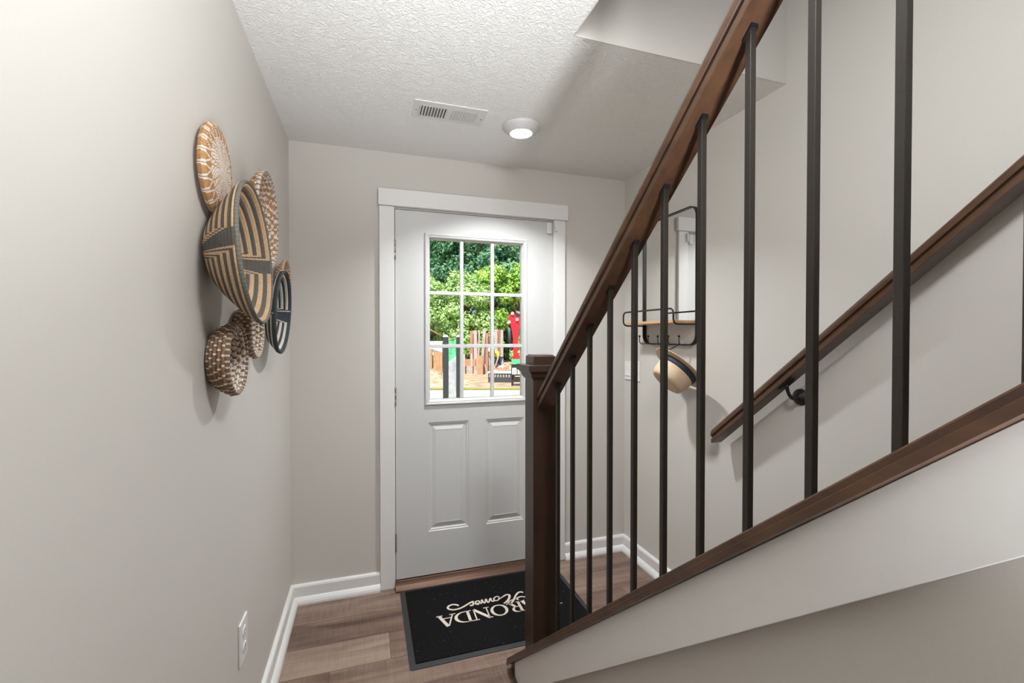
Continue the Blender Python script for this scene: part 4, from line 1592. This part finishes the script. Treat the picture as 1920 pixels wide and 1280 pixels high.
# rubble
random.seed(5)
rb = MB()
for i in range(70):
    a, r = random.uniform(0, 2 * PI), random.random() ** 0.6
    x, y = 6.0 + 0.75 * r * math.cos(a), 15.9 + 0.28 * r * math.sin(a)
    zz = G + 0.62 * (1 - r) * random.random() + 0.03
    s = random.uniform(0.05, 0.14)
    b2 = bmesh.new()
    bmesh.ops.create_cube(b2, size=1)
    for v in b2.verts:
        v.co = Vector((v.co.x * s * random.uniform(.8, 2.4), v.co.y * s * random.uniform(.8, 1.6), v.co.z * s * random.uniform(.5, 1)))
    rb.join(b2, Matrix.Translation((x, y, zz)) @ Matrix.Rotation(random.uniform(0, 3), 4, 'Z') @ Matrix.Rotation(random.uniform(-.5, .5), 4, 'X'))
rb.lathe([(0, 0.62), (0.4, 0.45), (0.8, 0.1), (1.0, 0.0)], 20, Matrix.Translation((6.0, 15.9, G - 0.05)) @ Matrix.Diagonal((0.75, 0.28, 0.8, 1)))
ro_ = rb.build('rubble_pile', M['rubble'], None, (6.0, 15.9, G))
tag(ro_, 'pile of broken pale rubble behind the black crate', 'rubble', None, 'stuff')
rb = MB()
for i in range(26):
    x, y = 5.95 + random.uniform(-.5, .5), 15.42 + random.uniform(-.08, .08)
    b2 = bmesh.new()
    bmesh.ops.create_cube(b2, size=1)
    for v in b2.verts:
        v.co = Vector((v.co.x * 0.22, v.co.y * 0.1, v.co.z * 0.07))
    rb.join(b2, Matrix.Translation((x, y, G + random.uniform(0.04, 0.34))) @ Matrix.Rotation(random.uniform(-.5, .3), 4, 'Z'))
tag(rb.build('brick_debris', M['rubbleorange'], None, (5.95, 15.42, G)), 'orange brick debris strewn on the rubble', 'rubble', None, 'stuff')

# excavator: arm folded down, body to the right
ex = thing('excavator', 'red excavator with its arm folded down at the tree line', 'excavator', (8.4, 16.6, G))
R20 = lambda a, c: (6.0 + a, 16.55 + 0.0 * a - 0.30 * (a), c)


def arm_plate(pts, th):
    b2 = bmesh.new()
    off = Vector((0.29, 0.957, 0)) * th / 2
    A = [b2.verts.new(Vector(R20(*p)) - off) for p in pts]
    B = [b2.verts.new(Vector(R20(*p)) + off) for p in pts]
    b2.faces.new(A)
    b2.faces.new(B[::-1])
    for i in range(len(pts)):
        b2.faces.new((A[i], B[i], B[(i + 1) % len(pts)], A[(i + 1) % len(pts)]))
    bmesh.ops.recalc_face_normals(b2, faces=b2.faces[:])
    mb = MB()
    mb.join(b2)
    return mb


arm_plate([(0.32, 1.95), (0.35, 2.18), (0.43, 2.38), (0.52, 2.46), (0.59, 2.38), (0.62, 2.24), (0.74, 2.20), (0.84, 2.05), (0.86, 1.88), (0.80, 1.72), (0.75, 1.66), (0.74, 0.66), (0.55, 0.66), (0.53, 1.35), (0.47, 1.72), (0.40, 1.88)], 0.24).build('stick', M['red'], ex)
arm_plate([(0.64, 2.16), (0.90, 2.24), (1.6, 2.65), (2.4, 2.95), (2.6, 2.65), (1.7, 2.28), (1.05, 1.98), (0.86, 1.86), (0.74, 1.98)], 0.32).build('boom', M['red'], ex)
cy_ = MB()
cy_.tube([R20(0.36, 1.86), R20(0.42, 1.02)], 0.075, 12)
cy_.tube([R20(0.42, 1.02), R20(0.50, 0.72)], 0.045, 10)
cy_.build('bucket_cylinder', M['machdark'], ex)
cy_ = MB()
cy_.tube([R20(0.66, 2.44), R20(1.6, 2.10)], 0.06, 12)
cy_.build('stick_cylinder', M['chrome'], ex)
for (a, c) in ((0.51, 2.36), (0.37, 1.98), (0.70, 2.09), (0.66, 0.50)):
    p = Vector(R20(a, c))
    pn_ = MB()
    pn_.tube([p - Vector((0.29, 0.957, 0)) * 0.20, p + Vector((0.29, 0.957, 0)) * 0.20], 0.065, 14)
    pn_.build('pivot_pin', M['whitepaint'], ex)
arm_plate([(0.56, 0.64), (0.74, 0.64), (0.88, 0.40), (0.84, 0.16), (0.62, 0.04), (0.40, 0.10), (0.50, 0.24), (0.54, 0.40)], 0.5).build('bucket', M['red'], ex)
cbox(8.9, 15.75, 2.3, 1.5, 0.35, 1.15, -0.3, bev=0.06).build('engine_body', M['red'], ex)
cbox(8.3, 15.85, 0.95, 0.9, 1.15, 2.35, -0.3, bev=0.08).build('cab', M['machdark'], ex)
for s in (-1, 1):
    cbox(8.8 + perp.x * s * 0.75, 15.75 + perp.y * s * 0.75, 2.5, 0.4, G, 0.34, -0.3, bev=0.18).build('track', M['rubber'], ex)

# worker standing by the crate
wk = thing('person', 'worker in yellow-green vest, blue jeans and white hard hat stooping behind the crate', 'person', (6.02, 16.85, G))


def skin_mesh(name, chain, edges, material, parent, root_i=0, sub=2):
    me = bpy.data.meshes.new(name)
    me.from_pydata([c[0] for c in chain], edges, [])
    o = bpy.data.objects.new(name, me)
    C.objects.link(o)
    md = o.modifiers.new('skin', 'SKIN')
    for i, c in enumerate(chain):
        sv = me.skin_vertices[0].data[i]
        sv.radius = (c[1], c[1] if len(c) < 3 else c[2])
        sv.use_root = (i == root_i)
    o.modifiers.new('sub', 'SUBSURF').render_levels = sub
    me.materials.append(material)
    o.parent = parent
    return o


def wp(x, y, z):
    return (x, y, z)


J = [((0, 0, 0.74), 0.13, 0.10), ((0, -0.16, 0.84), 0.125, 0.095), ((0, -0.34, 0.94), 0.15, 0.10), ((0, -0.45, 0.99), 0.06), ((0, -0.50, 1.02), 0.055), ((0, -0.57, 1.06), 0.088, 0.10), ((0, -0.63, 1.10), 0.07),
     ((-0.19, -0.33, 0.92), 0.055), ((-0.23, -0.40, 0.68), 0.042), ((-0.18, -0.46, 0.46), 0.032), ((-0.17, -0.48, 0.38), 0.030),
     ((0.19, -0.33, 0.92), 0.055), ((0.23, -0.40, 0.68), 0.042), ((0.18, -0.46, 0.46), 0.032), ((0.17, -0.48, 0.38), 0.030),
     ((-0.09, 0, 0.68), 0.085), ((-0.10, -0.10, 0.40), 0.058), ((-0.10, 0.04, 0.08), 0.042), ((-0.11, -0.11, 0.04), 0.035),
     ((0.09, 0, 0.68), 0.085), ((0.10, -0.10, 0.40), 0.058), ((0.10, 0.04, 0.08), 0.042), ((0.11, -0.11, 0.04), 0.035)]
E_ = [(0, 1), (1, 2), (2, 3), (3, 4), (4, 5), (5, 6), (2, 7), (7, 8), (8, 9), (9, 10), (2, 11), (11, 12), (12, 13), (13, 14), (0, 15), (15, 16), (16, 17), (17, 18), (0, 19), (19, 20), (20, 21), (21, 22)]
for hi, sg in ((10, -1), (14, 1)):
    hx, hy, hz = J[hi][0]
    for fo_, ln_ in ((-0.024, 0.075), (-0.008, 0.088), (0.008, 0.084), (0.024, 0.066)):
        J.append(((hx + 0.004 * sg, hy + fo_, hz - ln_ * 0.55), 0.009))
        J.append(((hx - 0.012 * sg, hy + fo_ * 1.1, hz - ln_), 0.0075))
        E_ += [(hi, len(J) - 2), (len(J) - 2, len(J) - 1)]
    J.append(((hx - 0.02 * sg, hy - 0.045, hz - 0.02), 0.010))
    J.append(((hx - 0.03 * sg, hy - 0.055, hz - 0.055), 0.0085))
    E_ += [(hi, len(J) - 2), (len(J) - 2, len(J) - 1)]
body = skin_mesh('body', J, E_, M['skin'], wk)
skin_mesh('vest', [((0, -0.04, 0.77), 0.155, 0.125), ((0, -0.18, 0.85), 0.15, 0.12), ((0, -0.33, 0.94), 0.175, 0.13), ((0, -0.42, 0.98), 0.10), ((-0.19, -0.33, 0.92), 0.075), ((-0.225, -0.38, 0.75), 0.06), ((0.19, -0.33, 0.92), 0.075), ((0.225, -0.38, 0.75), 0.06)],
          [(0, 1), (1, 2), (2, 3), (2, 4), (4, 5), (2, 6), (6, 7)], M['hivis'], wk)
skin_mesh('jeans', [((0, 0, 0.75), 0.15, 0.12), ((-0.09, -0.01, 0.66), 0.10), ((-0.10, -0.10, 0.40), 0.075), ((-0.10, 0.04, 0.10), 0.062), ((0.09, -0.01, 0.66), 0.10), ((0.10, -0.10, 0.40), 0.075), ((0.10, 0.04, 0.10), 0.062)],
          [(0, 1), (1, 2), (2, 3), (0, 4), (4, 5), (5, 6)], M['jeans'], wk)
hh = MB()
hh.lathe([(0.15, 0.0), (0.125, 0.008), (0.118, 0.05), (0.09, 0.095), (0.045, 0.118), (0, 0.124)], 24, Matrix.Translation((0, -0.59, 1.09)) @ Matrix.Rotation(0.7, 4, 'X'))
ho = hh.build('hard_hat', M['whitepaint'])
ho.parent = wk
wk.rotation_euler = (0, 0, -0.9)

# trees


def crown_mesh(rng, blobs, nleaf, size):
    verts, faces = [], []
    tot = sum(b_[3] * b_[4] for b_ in blobs)
    for (cx, cy, cz, rx, rz) in blobs:
        k = int(nleaf * rx * rz / tot)
        for _ in range(k):
            d = Vector((rng.gauss(0, 1), rng.gauss(0, 1), rng.gauss(0, 1))).normalized()
            q = rng.random() ** 0.25
            p = Vector((cx + d.x * rx * q, cy + d.y * rx * q, cz + d.z * rz * q))
            nn = (d + Vector((rng.uniform(-.8, .8), rng.uniform(-.8, .8), rng.uniform(-.2, 1.0)))).normalized()
            t = nn.cross(Vector((rng.uniform(-1, 1), rng.uniform(-1, 1), rng.uniform(-1, 1)))).normalized()
            b_ = nn.cross(t)
            s = size * rng.uniform(0.6, 1.25)
            i = len(verts)
            verts += [p + t * s, p + b_ * s * 0.55 - nn * s * 0.12, p - t * s, p - b_ * s * 0.55 - nn * s * 0.12]
            faces.append((i, i + 1, i + 2, i + 3))
    return verts, faces


def tree(seed, x, y, h, spread, leaf, label, nleaf=5200, size=0.11, base=0.15, nb=26):
    rng = random.Random(seed)
    root = thing('leafy_tree', label, 'tree', (x, y, G), 'trees beyond the building site')
    blobs = []
    for i in range(nb):
        a = rng.uniform(0, 2 * PI)
        t = rng.uniform(base, 0.92)
        w = spread * (0.35 + 0.65 * math.sin(PI * min(1, 0.18 + t * 0.8)))
        r = w * math.sqrt(rng.uniform(0.15, 1)) * 0.75
        s = spread * rng.uniform(0.26, 0.44)
        blobs.append((r * math.cos(a), r * math.sin(a), h * t, s, s * 0.85))
    blobs.append((0, 0, h * 0.9, spread * 0.35, h * 0.1))
    v, f = crown_mesh(rng, blobs, nleaf, size)
    me = bpy.data.meshes.new('crown')
    me.from_pydata(v, [], f)
    me.materials.append(M[leaf])
    o = bpy.data.objects.new('crown', me)
    C.objects.link(o)
    o.parent = root
    tk = MB()
    tk.tube([(0, 0, 0), (0.08, 0.02, h * 0.3), (0.0, -0.05, h * 0.6), (0.05, 0.02, h * 0.85)], [0.14 * h / 6, 0.11 * h / 6, 0.07 * h / 6, 0.02], 10)
    for i in range(5):
        a = rng.uniform(0, 6.28)
        z0 = h * rng.uniform(0.3, 0.6)
        tk.tube([(0.04, 0, z0), (spread * 0.3 * math.cos(a), spread * 0.3 * math.sin(a), z0 + h * 0.12), (spread * 0.6 * math.cos(a), spread * 0.6 * math.sin(a), z0 + h * 0.2)], [0.05 * h / 6, 0.035 * h / 6, 0.01], 8)
    t = tk.build('trunk', M['bark'])
    t.parent = root
    return root


tree(1, 3.6, 24.6, 5.6, 1.9, 'leaf_light', 'light green bushy tree at the left edge of the door window', 7000, 0.12, 0.05)
tree(2, 6.0, 23.6, 5.5, 1.9, 'leaf_light', 'light green tree just behind the plank stack', 7000, 0.12, 0.05)
tree(3, 7.6, 24.6, 6.1, 1.7, 'leaf_yellow', 'yellow-green tree rising behind the middle panes', 6000, 0.12, 0.1)
tree(4, 9.3, 23.8, 6.2, 1.6, 'leaf_yellow', 'yellow-green tree above the excavator arm', 4600, 0.12, 0.58, 18)
tree(5, 12.2, 23.0, 6.0, 2.0, 'leaf_light', 'light green tree right of the excavator', 5000, 0.13, 0.05)
tree(6, 0.4, 25.5, 5.6, 2.1, 'leaf_light', 'light green tree left of the view through the door', 5000, 0.13, 0.05)
tree(7, 9.2, 21.3, 2.0, 1.2, 'leaf_light', 'low pale bush at the foot of the excavator arm', 3500, 0.09, 0.0, 14)
big = [(0.5, 35.5, 14.5, 'tall dark tree behind the far left trees'), (4.6, 36.5, 13.5, 'tall deep green tree above the left pane column'), (7.9, 33.0, 12.2, 'tall deep green tree behind the middle pane column'),
       (11.2, 34.0, 13.5, 'tall deep green tree above the right pane column'), (15.5, 32.5, 14.0, 'tall dark tree behind the far right trees'), (9.6, 28.0, 8.6, 'dark rounded tree behind the excavator arm'),
       (20.5, 29.5, 14.0, 'tall dark tree at the far right end of the tree line'), (-4.5, 35.0, 14.0, 'tall dark tree at the far left end of the tree line')]
for i, (x, y, h, lab) in enumerate(big):
    tree(20 + i, x, y, h, 3.3 if h > 10 else 2.6, 'leaf_dark', lab, 15000, 0.19, 0.03, 46)
